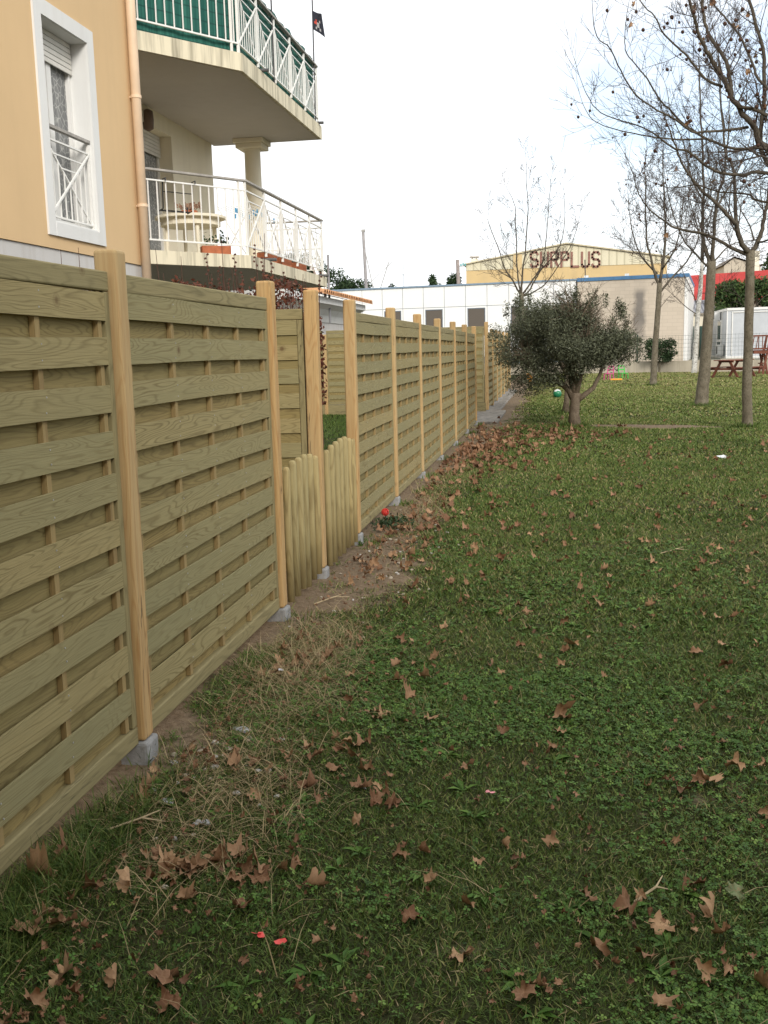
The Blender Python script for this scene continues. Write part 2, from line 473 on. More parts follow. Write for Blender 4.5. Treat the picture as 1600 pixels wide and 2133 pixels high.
def ground_material():
    t = NT('lawn and soil'); co = t.coord()
    d = t.attr('bare').outputs['Fac']
    n1 = t.noise(co, 1.3, 5, 0.65); n2 = t.noise(co, 30, 5, 0.7); n3 = t.noise(co, 110, 3, 0.6); n4 = t.noise(co, 0.35, 3)
    grass = t.mix(t.rng(n2, 0.3, 0.7), (0.018, 0.021, 0.008), (0.055, 0.056, 0.023))
    grass = t.mix(t.rng(n1, 0.45, 0.75, 0, 0.55), grass, (0.070, 0.055, 0.030))
    grass = t.mix(t.rng(n4, 0.4, 0.7, 0, 0.45), grass, (0.050, 0.080, 0.022))
    soil = t.mix(t.rng(n2, 0.3, 0.7), (0.125, 0.088, 0.056), (0.260, 0.195, 0.130))
    soil = t.mix(t.rng(n3, 0.62, 0.78, 0, 0.6), soil, (0.30, 0.26, 0.20))
    k = t.math('ADD', d, t.math('MULTIPLY', t.math('SUBTRACT', n2, 0.5), 0.9))
    t.base(t.mix(t.rng(k, 0.35, 0.75), grass, soil))
    t.bump(t.math('ADD', n3, n2), 0.7, 0.015)
    return t.done(0.95, 0.1)
def grid_ground():
    xs = np.unique(np.concatenate([np.array([-900, -300, -100, -50, -25, -12, -8, -6, -5, -4]), np.arange(-3, 4.01, 0.07), np.arange(4.2, 14, 0.3), np.array([15, 18, 25, 50, 100, 300, 900])]))
    ys = np.unique(np.concatenate([np.array([-300, -100, -40, -15, -5, -2, 0]), np.arange(0.5, 12, 0.07), np.arange(12, 30, 0.14), np.arange(30, 62, 0.4), np.array([63, 66, 70, 80, 100, 150, 300, 600, 1500])]))
    X, Y = np.meshgrid(xs, ys)
    near = (np.abs(X) < 14) & (Y > -1) & (Y < 60)
    Z = np.where(near, gz(X, Y), 0.0)
    V = np.stack([X, Y, Z], -1).reshape(-1, 3)
    nx, ny = len(xs), len(ys)
    i = np.arange((ny - 1) * (nx - 1)); r, c = i // (nx - 1), i % (nx - 1)
    F = np.stack([r * nx + c, r * nx + c + 1, (r + 1) * nx + c + 1, (r + 1) * nx + c], 1)
    o = mesh_np('ground', V, F, ground_material(), smooth=True)
    a = o.data.attributes.new('bare', 'FLOAT', 'POINT')
    a.data.foreach_set('value', np.where(near, bare(X, Y), 0.0).astype(np.float32).ravel())
    tag(o, kind='structure')
grid_ground()

# ------------------------------------------------------------------ wooden fence
R0 = random.Random(11)
m_nail = plain('zinc nail heads', (.42, .42, .40), .4, .2, 30)
FX = -1.60                                       # middle of the fence line
def post_mb(h, z0, seed):
    return MB().box((0, 0, (h + z0) / 2), (0.09, 0.09, h - z0), ax=2, seed=seed, seg=2)
def fence_post(parent, x, y, top=1.94, foot=0.07, h=None, base=True):
    p = post_mb(top, foot, R0.random() * 50).build('fence_post', m_post, parent, (x, y, 0), bevel=0.014, seg=3)
    p.rotation_euler = (R0.uniform(-.004, .004), R0.uniform(-.004, .004), R0.uniform(-.02, .02))
    if base:
        b = MB().box((0, 0, foot / 2 - 0.06), (0.115, 0.12, foot + 0.119), mat=0)
        b.build('concrete_base', m_conc, p, bevel=0.012)
    return p
def slat_panel(parent, loc, w, rz, z0=0.075, hgt=1.775, battens=True):
    """local x along the panel, local -y is its outer face"""
    r = R0
    n, sh = 10, 0.098
    rail = 0.07
    gap = (hgt - 2 * rail - n * sh) / n
    m = MB()
    inw = w - 0.012
    for i in range(n):
        z = hgt - rail - sh / 2 - 0.001 - i * (sh + gap)
        Rm = Matrix.Rotation(r.uniform(-.004, .004), 3, 'Y')
        m.box((w / 2, -0.0155 + r.uniform(-.001, .001), z), (inw - 0.075, 0.009, sh), R=Rm, ax=0, seed=r.random() * 60, seg=10, warp=0.0028, rng=r)
        zb = z - sh / 2 - gap / 2
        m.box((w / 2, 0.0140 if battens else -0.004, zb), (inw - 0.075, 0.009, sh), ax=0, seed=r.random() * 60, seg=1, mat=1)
    for i in range(n):
        z = hgt - rail - sh / 2 - 0.001 - i * (sh + gap)
        for k in range(1, 4):
            for q in (-.026, .026):
                m.box((0.075 + (w - 0.15) * k / 4 + r.uniform(-.008, .008), -0.0208, z + q + r.uniform(-.006, .006)), (.0045, .002, .0045), mat=2)
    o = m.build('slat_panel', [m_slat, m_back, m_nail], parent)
    o.location = loc; o.rotation_euler = (0, 0, rz)
    tp = MB().box((w / 2, 0, hgt - rail / 2), (w - 0.006, 0.045, rail), ax=0, seed=r.random() * 60).build('top_rail', m_rail, o, bevel=0.006)
    MB().box((w / 2, 0, rail / 2), (w - 0.006, 0.045, rail), ax=0, seed=r.random() * 60).build('bottom_rail', m_rail, o, bevel=0.006)
    for x in (0.0215, w - 0.0215):
        MB().box((x, 0, hgt / 2), (0.040, 0.040, hgt - 2 * rail - 0.004), ax=2, seed=r.random() * 60).build('stile', m_rail, o, bevel=0.004)
    for k in range(5 if battens else 0):
        x = 0.075 + (w - 0.15) * k / 4
        MB().box((x, -0.0015, hgt / 2), (0.030, 0.0195, hgt - 2 * rail - 0.004), ax=2, seed=r.random() * 60).build('batten', m_batt, o)
    o.location = (loc[0], loc[1], z0)
    return o
def run(label, posts, open_last=True, top=None, panel_top=None, group=None, skip_first=False, skip_last=False):
    f = empty('wooden_fence', (FX, posts[0], 0))
    tag(f, label, 'fence')
    for i, y in enumerate(posts):
        if (i == 0 and skip_first) or (i == len(posts) - 1 and skip_last): continue
        fence_post(f, 0, y - posts[0], top=top(y) if top else 1.94 + R0.uniform(-.012, .012), foot=0.07 + R0.uniform(-.01, .015))
    for i in range(len(posts) - 1):
        a, b = posts[i] + 0.047, posts[i + 1] - 0.047
        z1 = panel_top(posts[i]) if panel_top else 1.85
        # local -y must face +X (towards the lawn): run along +Y with a quarter turn
        slat_panel(f, (0, a - posts[0], 0), b - a, math.pi / 2, z0=z1 - 1.775)
    return f
POSTS_A = [-0.52, 1.51, 3.53, 5.57]
POSTS_B = [7.90, 9.93, 11.98, 14.05, 16.15, 18.28, 20.40]
POSTS_C = [24.12, 26.1, 28.05, 30.0, 32.0, 34.0, 36.0]
ptop = lambda y: 1.85 if y < 9 else 1.85 - 0.004 * (y - 9)
run('tall green treated slat fence section nearest the camera, in front of the peach building', POSTS_A)
run('long middle run of slat fence beyond the picket gates, ending near the olive tree', POSTS_B, panel_top=ptop, top=lambda y: 1.95 + R0.uniform(-.01, .015))
run('farthest slat fence section running on behind the olive tree', POSTS_C, panel_top=lambda y: 1.90, top=lambda y: 2.13 if y < 24.5 else 2.0)
# dividers between the gardens, square to the fence
def divider(label, y, x1, n, z1, w, post_top):
    f = empty('wooden_fence', (FX, y, 0)); tag(f, label, 'fence')
    if post_top: fence_post(f, 0, 0, top=post_top, foot=0.08)
    if z1 > 1.86: MB().b2((-.05 - n * (w + .09), -.03, -.02), (-.02, .03, z1 - 1.78)).build('gravel_board', m_rail, f)
    for k in range(n):
        # outer face towards the camera (-Y)
        slat_panel(f, (-0.05 - (k + 1) * (w + 0.09) + 0.09, 0.0, 0), w, 0.0, z0=z1 - 1.775, battens=False)
        if k < n - 1 or n > 1:
            fence_post(f, -0.05 - (k + 1) * (w + 0.09) + 0.045, 0, top=1.94, base=False, foot=0.0)
    return f
divider('slat fence divider between the two picket gates, running back into the gardens', 6.63, -4, 2, 1.83, 1.85, 1.95)
divider('distant slat fence divider seen through the open gap above the far picket gate', 24.05, -8, 4, 2.03, 1.85, None)
def picket_gate(label, y0, y1, n):
    g = empty('picket_gate', (FX, (y0 + y1) / 2, 0)); tag(g, label, 'gate')
    span = y1 - y0
    for z in (0.28, 0.70):
        MB().box((0, 0, z), (0.025, span - 0.10, 0.055), ax=1, seed=R0.random() * 50).build('cross_rail', m_picket, g)
    for i in range(n):
        t = (i + 0.5) / n
        y = -span / 2 + 0.05 + (span - 0.10) * t
        h = 0.86 + 0.05 * math.sin(math.pi * t) + R0.uniform(-.008, .008)
        r_ = 0.0235 + R0.uniform(-.002, .002)
        m = MB(); s = R0.random() * 50
        m.tube([(0, 0, 0.06 + R0.uniform(-.02, .02)), (R0.uniform(-.004, .004), R0.uniform(-.004, .004), h * .5), (0, 0, h - 0.025), (0, 0, h - .006), (0, 0, h)], [r_, r_, r_, r_ * .8, r_ * .5], 12, seed=s)
        m.build('picket', m_picket, g, (0.034, y, 0), smooth=True)
    return g
picket_gate('low picket gate of round poles nearest the camera, between the second and third posts', 5.615, 6.585, 6)
picket_gate('low round pole picket gate with the open gap and green lawn above it', 6.675, 7.855, 7)
fp = empty('path_slab', (FX, 22.2, 0)); tag(fp, 'grey concrete strip along the foot of the far fence section', 'path')
m = MB()
for y0, y1, x0, x1 in ((20.7, 24.4, -0.35, 0.44), (24.41, 36, -0.25, 0.28)):
    m.b2((x0, y0 - 22.2, -0.08), (x1, y1 - 22.2, 0.045))
m.build('paving', plain('pale rubble concrete', (0.215, 0.195, 0.168), 0.95, 0.5, 7, bump=0.9, bscale=22), fp, bevel=0.02)

# ------------------------------------------------------------------ apartment building
BX = -5.08                                       # peach facade
AB = empty('apartment_building', (BX, 9.0, 0))
tag(AB, 'peach rendered apartment building with cream balconies behind the fence', 'building')
def bb(o): o.location = (o.location[0] - BX, o.location[1] - 9.0, o.location[2]); return o
wy0, wy1, wz0, wz1 = 10.0, 11.02, 2.93, 4.94     # window opening
m = MB()
m.b2((BX - .30, 1.0, 2.66), (BX, wy0, 9.2)).b2((BX - .30, wy1, 2.66), (BX, 12.28, 9.2))
m.b2((BX - .30, wy0, 2.66), (BX, wy1, wz0)).b2((BX - .30, wy0, wz1), (BX, wy1, 9.2))
m.b2((-12, 0.98, 2.66), (BX - .001, 1.28, 9.2)).b2((-12, 11.98, 2.66), (BX - .301, 12.279, 9.2)).b2((-12, 1.0, 9.201), (BX - .02, 12.27, 9.4))
bb(m.build('facade_wall', m_orange, AB))
m = MB(); m.b2((-12, 1.02, 0), (BX - .018, 12.26, 2.655))
bb(m.build('base_wall', m_plinth, AB))
# recessed loggia wall with the french door opening
LX, LY1 = -6.04, 18.0
dy0, dy1, dz1 = 13.6, 16.02, 4.98
m = MB()
m.b2((LX - .30, 12.285, 2.86), (LX, dy0, 9.2)).b2((LX - .30, dy1, 2.86), (LX, LY1, 9.2)).b2((LX - .30, dy0, dz1), (LX, dy1, 9.2))
m.b2((-12, LY1 - .25, 2.86), (LX - .301, LY1 - .001, 9.2)).b2((LX - .6, dy0 + .0, 2.86), (LX - .56, dy1, dz1))
bb(m.build('loggia_wall', m_cream, AB))
# window
wn = MB()
fw = .155
wn.b2((BX - .001, wy0 - fw, wz0 - .14), (BX + .022, wy0, wz1 + fw)).b2((BX - .001, wy1, wz0 - .14), (BX + .022, wy1 + fw, wz1 + fw))
wn.b2((BX - .001, wy0, wz1), (BX + .022, wy1, wz1 + fw)).b2((BX - .001, wy0, wz0 - .14), (BX + .026, wy1, wz0))
# painted reveals, 3 mm proud of the wall opening
wn.b2((BX - .29, wy0, wz0), (BX, wy0 + .004, wz1)).b2((BX - .29, wy1 - .004, wz0), (BX, wy1, wz1)).b2((BX - .29, wy0 + .004, wz1 - .004), (BX, wy1 - .004, wz1)).b2((BX - .29, wy0 + .004, wz0), (BX, wy1 - .004, wz0 + .02))
win = bb(wn.build('window', m_trim, AB))
def sub(mb, name, mat, parent=win, **k): return mb.build(name, mat, parent, (-BX - parent.location[0] - AB.location[0] + BX if False else 0, 0, 0), **k)
m = MB(); xf = BX - .20
for (a, b, c, d) in ((wy0 + .004, wy0 + .06, wz0 + .02, wz1 - .004), (wy1 - .06, wy1 - .004, wz0 + .02, wz1 - .004), (wy0 + .06, wy1 - .06, wz0 + .02, wz0 + .09), (wy0 + .06, wy1 - .06, wz1 - .09, wz1 - .004), ((wy0 + wy1) / 2 - .05, (wy0 + wy1) / 2 + .05, wz0 + .09, wz1 - .09)):
    m.b2((xf - .05, a, c), (xf, b, d))
sub(m, 'frame', m_pvc)
m = MB(); m.b2((xf - .045, wy0 + .06, wz0 + .09), (xf - .04, (wy0 + wy1) / 2 - .05, wz1 - .09)); m.b2((xf - .045, (wy0 + wy1) / 2 + .05, wz0 + .09), (xf - .04, wy1 - .06, wz1 - .09))
sub(m, 'lace_curtain', m_lace)
m = MB()
for k in range(6):
    z = wz1 - .004 - .055 * (k + 1)
    m.box((xf + .022, (wy0 + wy1) / 2, z + .0275), (.016, wy1 - wy0 - .03, .050), ax=1)
sub(m, 'roller_shutter', m_shutter, bevel=.006)
def guard(mb, P, Q, n, zt, zb, vs=0.105, w=0.018):
    """bays with crossing diagonals, bars across the top triangle and balusters below"""
    P, Q = Vector(P), Vector(Q)
    d = (Q - P); L = d.length; d.normalize()
    pt = lambda s, z: P + d * s + Vector((0, 0, z))
    mb.bar(pt(0, zb), pt(L, zb), w * 1.5, w); mb.bar(pt(0, zt), pt(L, zt), w * 1.4, w)
    bw = L / n
    for i in range(n + 1):
        mb.bar(pt(i * bw, zb - .07), pt(i * bw, zt + .10), w * 1.7)
    for i in range(n):
        a, b = i * bw, (i + 1) * bw
        off = d.cross(Vector((0, 0, 1))) * (w * .5)
        mb.bar(pt(a, zb) + off, pt(b, zt) + off, w, w * 1.1); mb.bar(pt(a, zt) - off, pt(b, zb) - off, w, w * 1.1)
        H = zt - zb
        for k in (0.17, 0.33):
            z = zt - H * k
            mb.bar(pt(a + bw * k, z), pt(b - bw * k, z), w * .8)
        kk = max(2, round(bw / vs))
        for j in range(1, kk):
            s = bw * j / kk
            zz = zb + H * max(s / bw, 1 - s / bw)
            mb.bar(pt(a + s, zb), pt(a + s, zz), w * .62)
m = MB(); xr = BX - .045
guard(m, (xr, wy0 + .02, 0), (xr, wy1 - .02, 0), 1, wz0 + .84, wz0 + .07, vs=.13)
m.bar((xr, wy0 + .01, wz0 + .97), (xr, wy1 - .01, wz0 + .97), .055, .03, mat=1)
sub(m, 'window_guard', [m_white, m_handrail])
# downpipe
m = MB()
m.tube([(BX + .075, 12.17, 2.0), (BX + .075, 12.17, 9.2)], .058, 16)
dp = bb(m.build('downpipe', m_pipe, AB, smooth=True))
for z in (3.35, 4.62, 6.0):
    m = MB(); m.tube([(BX + .075, 12.17, z), (BX + .075, 12.17, z + .035)], .066, 16); m.b2((BX - .003, 12.15, z + .008), (BX + .03, 12.19, z + .026))
    sub(m, 'bracket', m_pipe, dp)
# balcony slabs: chamfered corner then a long straight edge
A1, A2, A3 = (BX + .0, 12.30), (-4.09, 13.62), (-4.07, 18.20)
def slab(z0, z1, nm):
    m = MB()
    m.prism([(LX, 12.29), A1, A2, A3, (LX - .02, 18.20)], z0, z1)
    n = .012
    m2 = MB()
    o = bb(m.build(nm, m_slab, AB))
    return o
up = slab(5.235, 5.46, 'upper_balcony')
lo = slab(2.69, 2.86, 'lower_balcony')
m = MB(); m.prism([(LX + .01, 12.31), (BX - .0, 12.345), (-4.135, 13.64), (-4.115, 18.16), (LX + .01, 18.16)], 5.229, 5.234); sub(m, 'soffit', m_soffit, up)
m = MB(); m.prism([(LX + .01, 12.31), (BX - .0, 12.345), (-4.135, 13.64), (-4.115, 18.16), (LX + .01, 18.16)], 2.683, 2.689); sub(m, 'soffit', m_soffit, lo)
def balcony_rail(par, z):
    e = .06
    p1, p2, p3 = Vector((BX + .02, 12.36, z)), Vector((A2[0] - .055, A2[1] + .03, z)), Vector((A3[0] - .055, A3[1] - .05, z))
    m = MB()
    # plain balusters on the chamfered side
    d = (p2 - p1); L = d.length; d.normalize()
    zb, zt = .13, .86
    m.bar(p1 + Vector((0, 0, zb)), p2 + Vector((0, 0, zb)), .028, .02); m.bar(p1 + Vector((0, 0, zt)), p2 + Vector((0, 0, zt)), .026, .018)
    n = 12
    for i in range(n):
        q = p1 + d * (L * (i + .5) / n)
        m.bar(q + Vector((0, 0, zb)), q + Vector((0, 0, zt)), .014)
    for q in (p2, p2 - d * .11):
        m.bar(q + Vector((0, 0, .002)), q + Vector((0, 0, .97)), .030)
    guard(m, p2, p3, 5, zt + 0, zb, vs=.10)
    # return along the far end
    p4 = Vector((LX + .9, p3.y, z))
    m.bar(p3 + Vector((0, 0, zb)), p4 + Vector((0, 0, zb)), .024, .02); m.bar(p3 + Vector((0, 0, zt)), p4 + Vector((0, 0, zt)), .024, .02); m.bar(p3 + Vector((0, 0, .5)), p4 + Vector((0, 0, .5)), .018)
    for i in range(1, 10):
        q = p3.lerp(p4, i / 10); m.bar(q + Vector((0, 0, zb)), q + Vector((0, 0, zt)), .014)
    for i in (1, 3, 5):
        q = p2.lerp(p3, i / 5); 
    m.bar(Vector((p2.x, p2.y, z + .003)), Vector((p2.x, p2.y, z + .1)), .034)
    sub(m, 'railing', m_white, par)
    h = MB()
    for a, b in ((p1, p2), (p2, p3), (p3, p4)):
        u = (b - a).normalized() * .02
        h.bar(a - u + Vector((0, 0, .985)), b + u + Vector((0, 0, .985 + (.002 if a is p2 else 0))), .065, .028)
    sub(h, 'handrail', m_handrail, par, bevel=.005)
    for y in (14.55, 18.0):
        m = MB(); m.tube([(A2[0] - .12, y, z + .02), (A2[0] + .10, y, z + .016)], .024, 8); sub(m, 'drain_spout', m_stub, par)
    return p1, p2, p3, p4
balcony_rail(lo, 2.86)
U = balcony_rail(up, 5.46)
pt_ = MB(); pt_.b2((-5.06, 12.6, -.1), (-4.3, 18.2, .05)); tag(pt_.build('bounce_slab', plain('pale light bounce slab', (.52, .49, .44), .9, .15, 3)), kind='structure')  # unseen pale slab added to bounce light up under the lower balcony
# column
m = MB(); cxy = (-5.26, 17.88)
m.lathe([(.165, 2.862), (.165, 2.93), (.145, 2.95), (.145, 3.9), (.140, 5.04), (.150, 5.05), (.150, 5.07)], (cxy[0], cxy[1], 0), 28)
cl = bb(m.build('column', m_cream, AB, smooth=False))
m = MB(); m.b2((cxy[0] - .235, cxy[1] - .235, 5.071), (cxy[0] + .235, cxy[1] + .235, 5.15)); m.b2((cxy[0] - .27, cxy[1] - .27, 5.151), (cxy[0] + .27, cxy[1] + .27, 5.228))
sub(m, 'capital', m_cream, cl, bevel=.012)
# french door
m = MB(); xd = LX - .22
for a, b, c, d in ((dy0, dy0 + .07, 2.865, dz1), (dy1 - .07, dy1, 2.865, dz1), (dy0 + .07, dy1 - .07, 2.865, 2.95), (dy0 + .07, dy1 - .07, dz1 - .08, dz1 - .002), (14.76, 14.86, 2.95, dz1 - .08)):
    m.b2((xd - .05, a, c), (xd, b, d))
dr = bb(m.build('french_door', m_pvc, AB))
m = MB(); m.b2((xd - .03, dy0 + .07, 2.95), (xd - .025, 14.76, dz1 - .08)).b2((xd - .03, 14.86, 2.95), (xd - .025, dy1 - .07, dz1 - .08)); sub(m, 'lace_curtain', m_lace, dr)
m = MB()
for k in range(6): m.box((xd + .03, (dy0 + dy1) / 2, dz1 - .03 - .055 * k), (.016, dy1 - dy0 - .04, .05), ax=1)
sub(m, 'roller_shutter', m_shutter, dr, bevel=.006)
# bulkhead lamp
m = MB(); m.lathe([(.02, -.16), (.075, -.13), (.085, 0), (.075, .12), (.03, .15)], (LX + .04, 15.0, 5.02), 14)
bb(m.build('wall_lamp', plain('bronze lamp glass', (.16, .11, .085), .4, .1), AB, smooth=True))

# ---- things on the balconies
def screen(label, pts, z0, z1):
    m = MB()
    for a, b in zip(pts[:-1], pts[1:]):
        a, b = Vector(a), Vector(b); n = max(4, int((b - a).length / .12)); vs, fs = [], []
        nrm = (b - a).cross(Vector((0, 0, 1))).normalized()
        for i in range(n + 1):
            p = a.lerp(b, i / n) + nrm * (.012 * math.sin(i * 1.7))
            top = z1 + .015 * math.sin(i * .9) + .01 * math.sin(i * 2.3)
            for th in (0, .006):
                vs += [p + nrm * th + Vector((0, 0, z0)), p + nrm * th + Vector((0, 0, top))]
        for i in range(n):
            o = i * 4; fs += [(o, o + 4, o + 5, o + 1), (o + 2, o + 3, o + 7, o + 6), (o + 1, o + 5, o + 7, o + 3)]
        m.add(vs, fs)
    o = m.build('privacy_screen', m_reed)
    tag(o, label, 'privacy screen')
ins = .045
screen('dark green privacy screen tied behind the upper balcony railing', [(U[0].x - .06, U[0].y + .03, 0), (U[1].x - ins, U[1].y + ins, 0), (U[2].x - ins, U[2].y - .03, 0)], 5.475, 6.56)
def flag(label, x, y, z0, ztop):
    f = empty('flag', (x, y, z0)); tag(f, label, 'flag')
    MB().tube([(0, 0, 0), (0.01, .02, ztop - z0)], .012, 8).build('flag_pole', m_dark, f)
    vs, fs = [], []
    nx, nz = 8, 8
    for i in range(nx + 1):
        for j in range(nz + 1):
            u, v = i / nx, j / nz
            vs.append((.012 + u * .17 + .03 * v * u, .05 * math.sin(u * 5 + v * 2) * u, ztop - z0 - .20 - v * .30 - u * .08 - .06 * u * v))
    for i in range(nx):
        for j in range(nz):
            a = i * (nz + 1) + j; fs.append((a, a + 1, a + nz + 2, a + nz + 1))
    mb = MB(); mb.add(vs, fs)
    for k, fc in enumerate(fs): mb.m[k] = 0
    for idx in ((2, 3), (1, 4), (2, 4)): mb.m[idx[0] * nz + idx[1]] = 1
    for idx in ((3, 4), (4, 4), (3, 5), (4, 5), (2, 6), (5, 6), (5, 3)): mb.m[idx[0] * nz + idx[1]] = 2
    mb.build('cloth', [plain('black flag cloth', (.022, .024, .035), .85, .2), plain('red flag mark', (.45, .06, .04), .85), plain('pale flag mark', (.35, .35, .36), .85)], f, smooth=True)
flag('small black flag with red and pale marks at the far corner of the upper balcony', -4.12, 17.95, 5.5, 7.50)
MB().tube([(-4.13, 15.7, 5.5), (-4.13, 15.7, 7.6)], .013, 8)
fl = empty('flag', (-4.13, 15.35, 5.5)); tag(fl, 'bare dark flag pole above the middle of the upper balcony', 'flag pole')
MB().tube([(0, 0, 0), (0, 0, 2.0)], .012, 8).build('flag_pole', m_dark, fl)
# table with plant, planters, rack, airer
tb = empty('balcony_table', (-5.35, 14.8, 2.86)); tag(tb, 'cream round balcony table with a dried plant on top', 'table')
MB().lathe([(.50, .66), (.52, .665), (.52, .70), (.50, .705)], n=28).build('table_top', m_cream, tb)
MB().lathe([(.44, .565), (.44, .659)], n=24).build('apron', m_cream, tb)
for a in range(4):
    th = a * math.pi / 2 + .6
    MB().tube([(.38 * math.cos(th), .38 * math.sin(th), 0), (.36 * math.cos(th), .36 * math.sin(th), .57)], [.025, .032], 8).build('leg', m_cream, tb)
rl = random.Random(5)
def sprig(label, loc, r, h, n, mat, dry=True):
    p = empty('potted_plant', loc); tag(p, label, 'plant')
    MB().lathe([(r * .7, 0), (r, .05), (r, .075), (r * .9, .08)], n=14).build('bowl', m_terra, p)
    m = MB()
    for i in range(n):
        a, l = rl.uniform(0, 6.28), h * rl.uniform(.6, 1.1); q = Vector((math.cos(a), math.sin(a), 0)) * rl.uniform(.2, 1.2) * r
        e = q * 1.6 + Vector((0, 0, .06 + l)); m.tube([q * .4 + Vector((0, 0, .05)), q + Vector((0, 0, .05 + l * .6)), e], [.005, .004, .003], 3)
        for k in range(3): m.box(e - Vector((0, 0, .02 * k)), (.03, .012, .02), R=Matrix.Rotation(rl.uniform(0, 3), 3, 'Z') @ Matrix.Rotation(rl.uniform(0, 3), 3, 'X'))
    m.build('stems', mat, p)
sprig('bowl of dried flowers on the cream balcony table', (-5.35, 14.75, 3.566), .13, .12, 26, plain('dried flowers', (.30, .18, .12), .9, .4, 40))
def planter(label, y, L=.55, x=-4.28, g='terracotta planters along the lower balcony railing', plant=True):
    p = empty('planter', (x, y, 2.862)); tag(p, label, 'planter', g)
    MB().box((0, 0, .075), (.17, L, .15)).build('trough', m_terra, p, bevel=.012)
    MB().box((0, 0, .152), (.14, L - .03, .01)).build('soil', m_dark, p)
    if plant:
        n = 70; P = np.zeros((n * 4, 3)); F = np.arange(n * 4).reshape(n, 4); T = np.zeros(n * 4)
        for i in range(n):
            c = Vector((rl.uniform(-.06, .06), rl.uniform(-L / 2, L / 2) * .9, .17 + abs(rl.gauss(0, .05))))
            R = Quaternion((rl.gauss(0, 1), rl.gauss(0, 1), rl.gauss(0, 1), rl.gauss(0, 1))).normalized()
            for k, q in enumerate(((-.02, -.012, 0), (.02, -.012, 0), (.02, .012, 0), (-.02, .012, 0))): P[i * 4 + k] = c + R @ Vector(q)
            T[i * 4:i * 4 + 4] = rl.random()
        mesh_np('plant', P, F, m_shrub, T, p)
pl = empty('planter', (-4.62, 13.72, 2.862)); tag(pl, 'terracotta trough of dark plants at the corner of the lower balcony', 'planter')
MB().box((0, 0, .075), (.40, .18, .15)).build('trough', m_terra, pl, bevel=.012); pl.rotation_euler[2] = .5
n = 90; P = np.zeros((n * 4, 3)); T = np.zeros(n * 4)
for i in range(n):
    c = Vector((rl.uniform(-.18, .18), rl.uniform(-.07, .07), .18 + abs(rl.gauss(0, .07))))
    R = Quaternion((rl.gauss(0, 1), rl.gauss(0, 1), rl.gauss(0, 1), rl.gauss(0, 1))).normalized()
    for k, q in enumerate(((-.02, -.012, 0), (.02, -.012, 0), (.02, .012, 0), (-.02, .012, 0))): P[i * 4 + k] = c + R @ Vector(q)
    T[i * 4:i * 4 + 4] = rl.random()
mesh_np('plant', P, np.arange(n * 4).reshape(n, 4), m_shrub, T, pl)
planter('second terracotta planter along the balcony edge, just beyond the column base', 15.1, plant=False)
planter('terracotta planter in the middle of the row beside the lower balcony railing', 15.95, plant=True)
planter('farthest terracotta planter on the lower balcony with a dark plant', 16.95, plant=True)
rk = empty('hanging_rack', (-4.75, 12.78, 3.72)); tag(rk, 'black wire rack hooked over the lower balcony handrail', 'rack')
d = (Vector((A2[0], A2[1], 0)) - Vector((A1[0], A1[1], 0))).normalized(); rk.rotation_euler[2] = math.atan2(d.y, d.x)
m = MB()
for x in (-.22, .22): m.tube([(x, -.04, .0), (x, -.04, .03), (x, .03, .03), (x, .05, -.33), (x, .17, -.35), (x, .18, -.27)], .010, 6)
for z, y in ((-.12, .04), (-.34, .1), (-.34, .17)): m.tube([(-.22, y, z), (.22, y, z)], .006, 6)
m.build('wire_frame', m_dark, rk)
ar = empty('clothes_airer', (-4.75, 15.9, 2.862)); tag(ar, 'white folding clothes airer with blue pegs on the lower balcony', 'airer')
m = MB()
for s in (-1, 1):
    m.tube([(-.25, s * .85, 0), (.25, s * .85, .85)], .010, 6); m.tube([(.25, s * .85, 0), (-.25, s * .85, .85)], .010, 6)
for k in range(8): m.tube([(-.25 + .5 * k / 7, -.9, .86), (-.25 + .5 * k / 7, .9, .86)], .005, 5)
m.build('frame', m_white, ar)
m = MB()
for k in range(14): m.box((rl.uniform(-.25, .25), rl.uniform(-.7, .8), .83), (.015, .03, .07))
m.build('pegs', plain('blue plastic pegs', (.05, .30, .55), .5), ar)

# ------------------------------------------------------------------ low tiled annex under and beyond the balconies
AN = empty('tiled_house', (-5.8, 26, 0)); tag(AN, 'low white house with a clay tile eave just past the lower balcony', 'house')
def an(o): o.location = (-AN.location[0], -AN.location[1], 0); return o
def kx(m, k=1.3):
    m.v = [(x * k, y * k, EYE + (z - EYE) * k) for x, y, z in m.v]
    m.v = [(x, y, max(z, 0.0)) for x, y, z in m.v]; return m
m = MB(); m.b2((-9, 16.0, 0), (-4.62, 22.7, 2.40)); an(kx(m).build('wall', m_plinth, AN))
m = MB()
prof = [(-4.63, 2.12), (-4.60, 2.12), (-4.56, 2.25), (-4.48, 2.36), (-4.36, 2.42), (-4.30, 2.44), (-4.30, 2.56), (-4.63, 2.56)]
k0 = len(m.v)
vs = [(x, y, z) for y in (16.2, 23.2) for x, z in prof]; n = len(prof)
m.add(vs, [tuple(range(n)), tuple(range(n, 2 * n))[::-1]] + [(i, n + i, n + (i + 1) % n, (i + 1) % n) for i in range(n)])
m.b2((-9, 16.2, 2.401), (-4.64, 23.2, 2.56))
an(kx(m).build('cornice', m_trim, AN))
m = MB()
i = 0; y = 18.45
rt = random.Random(3)
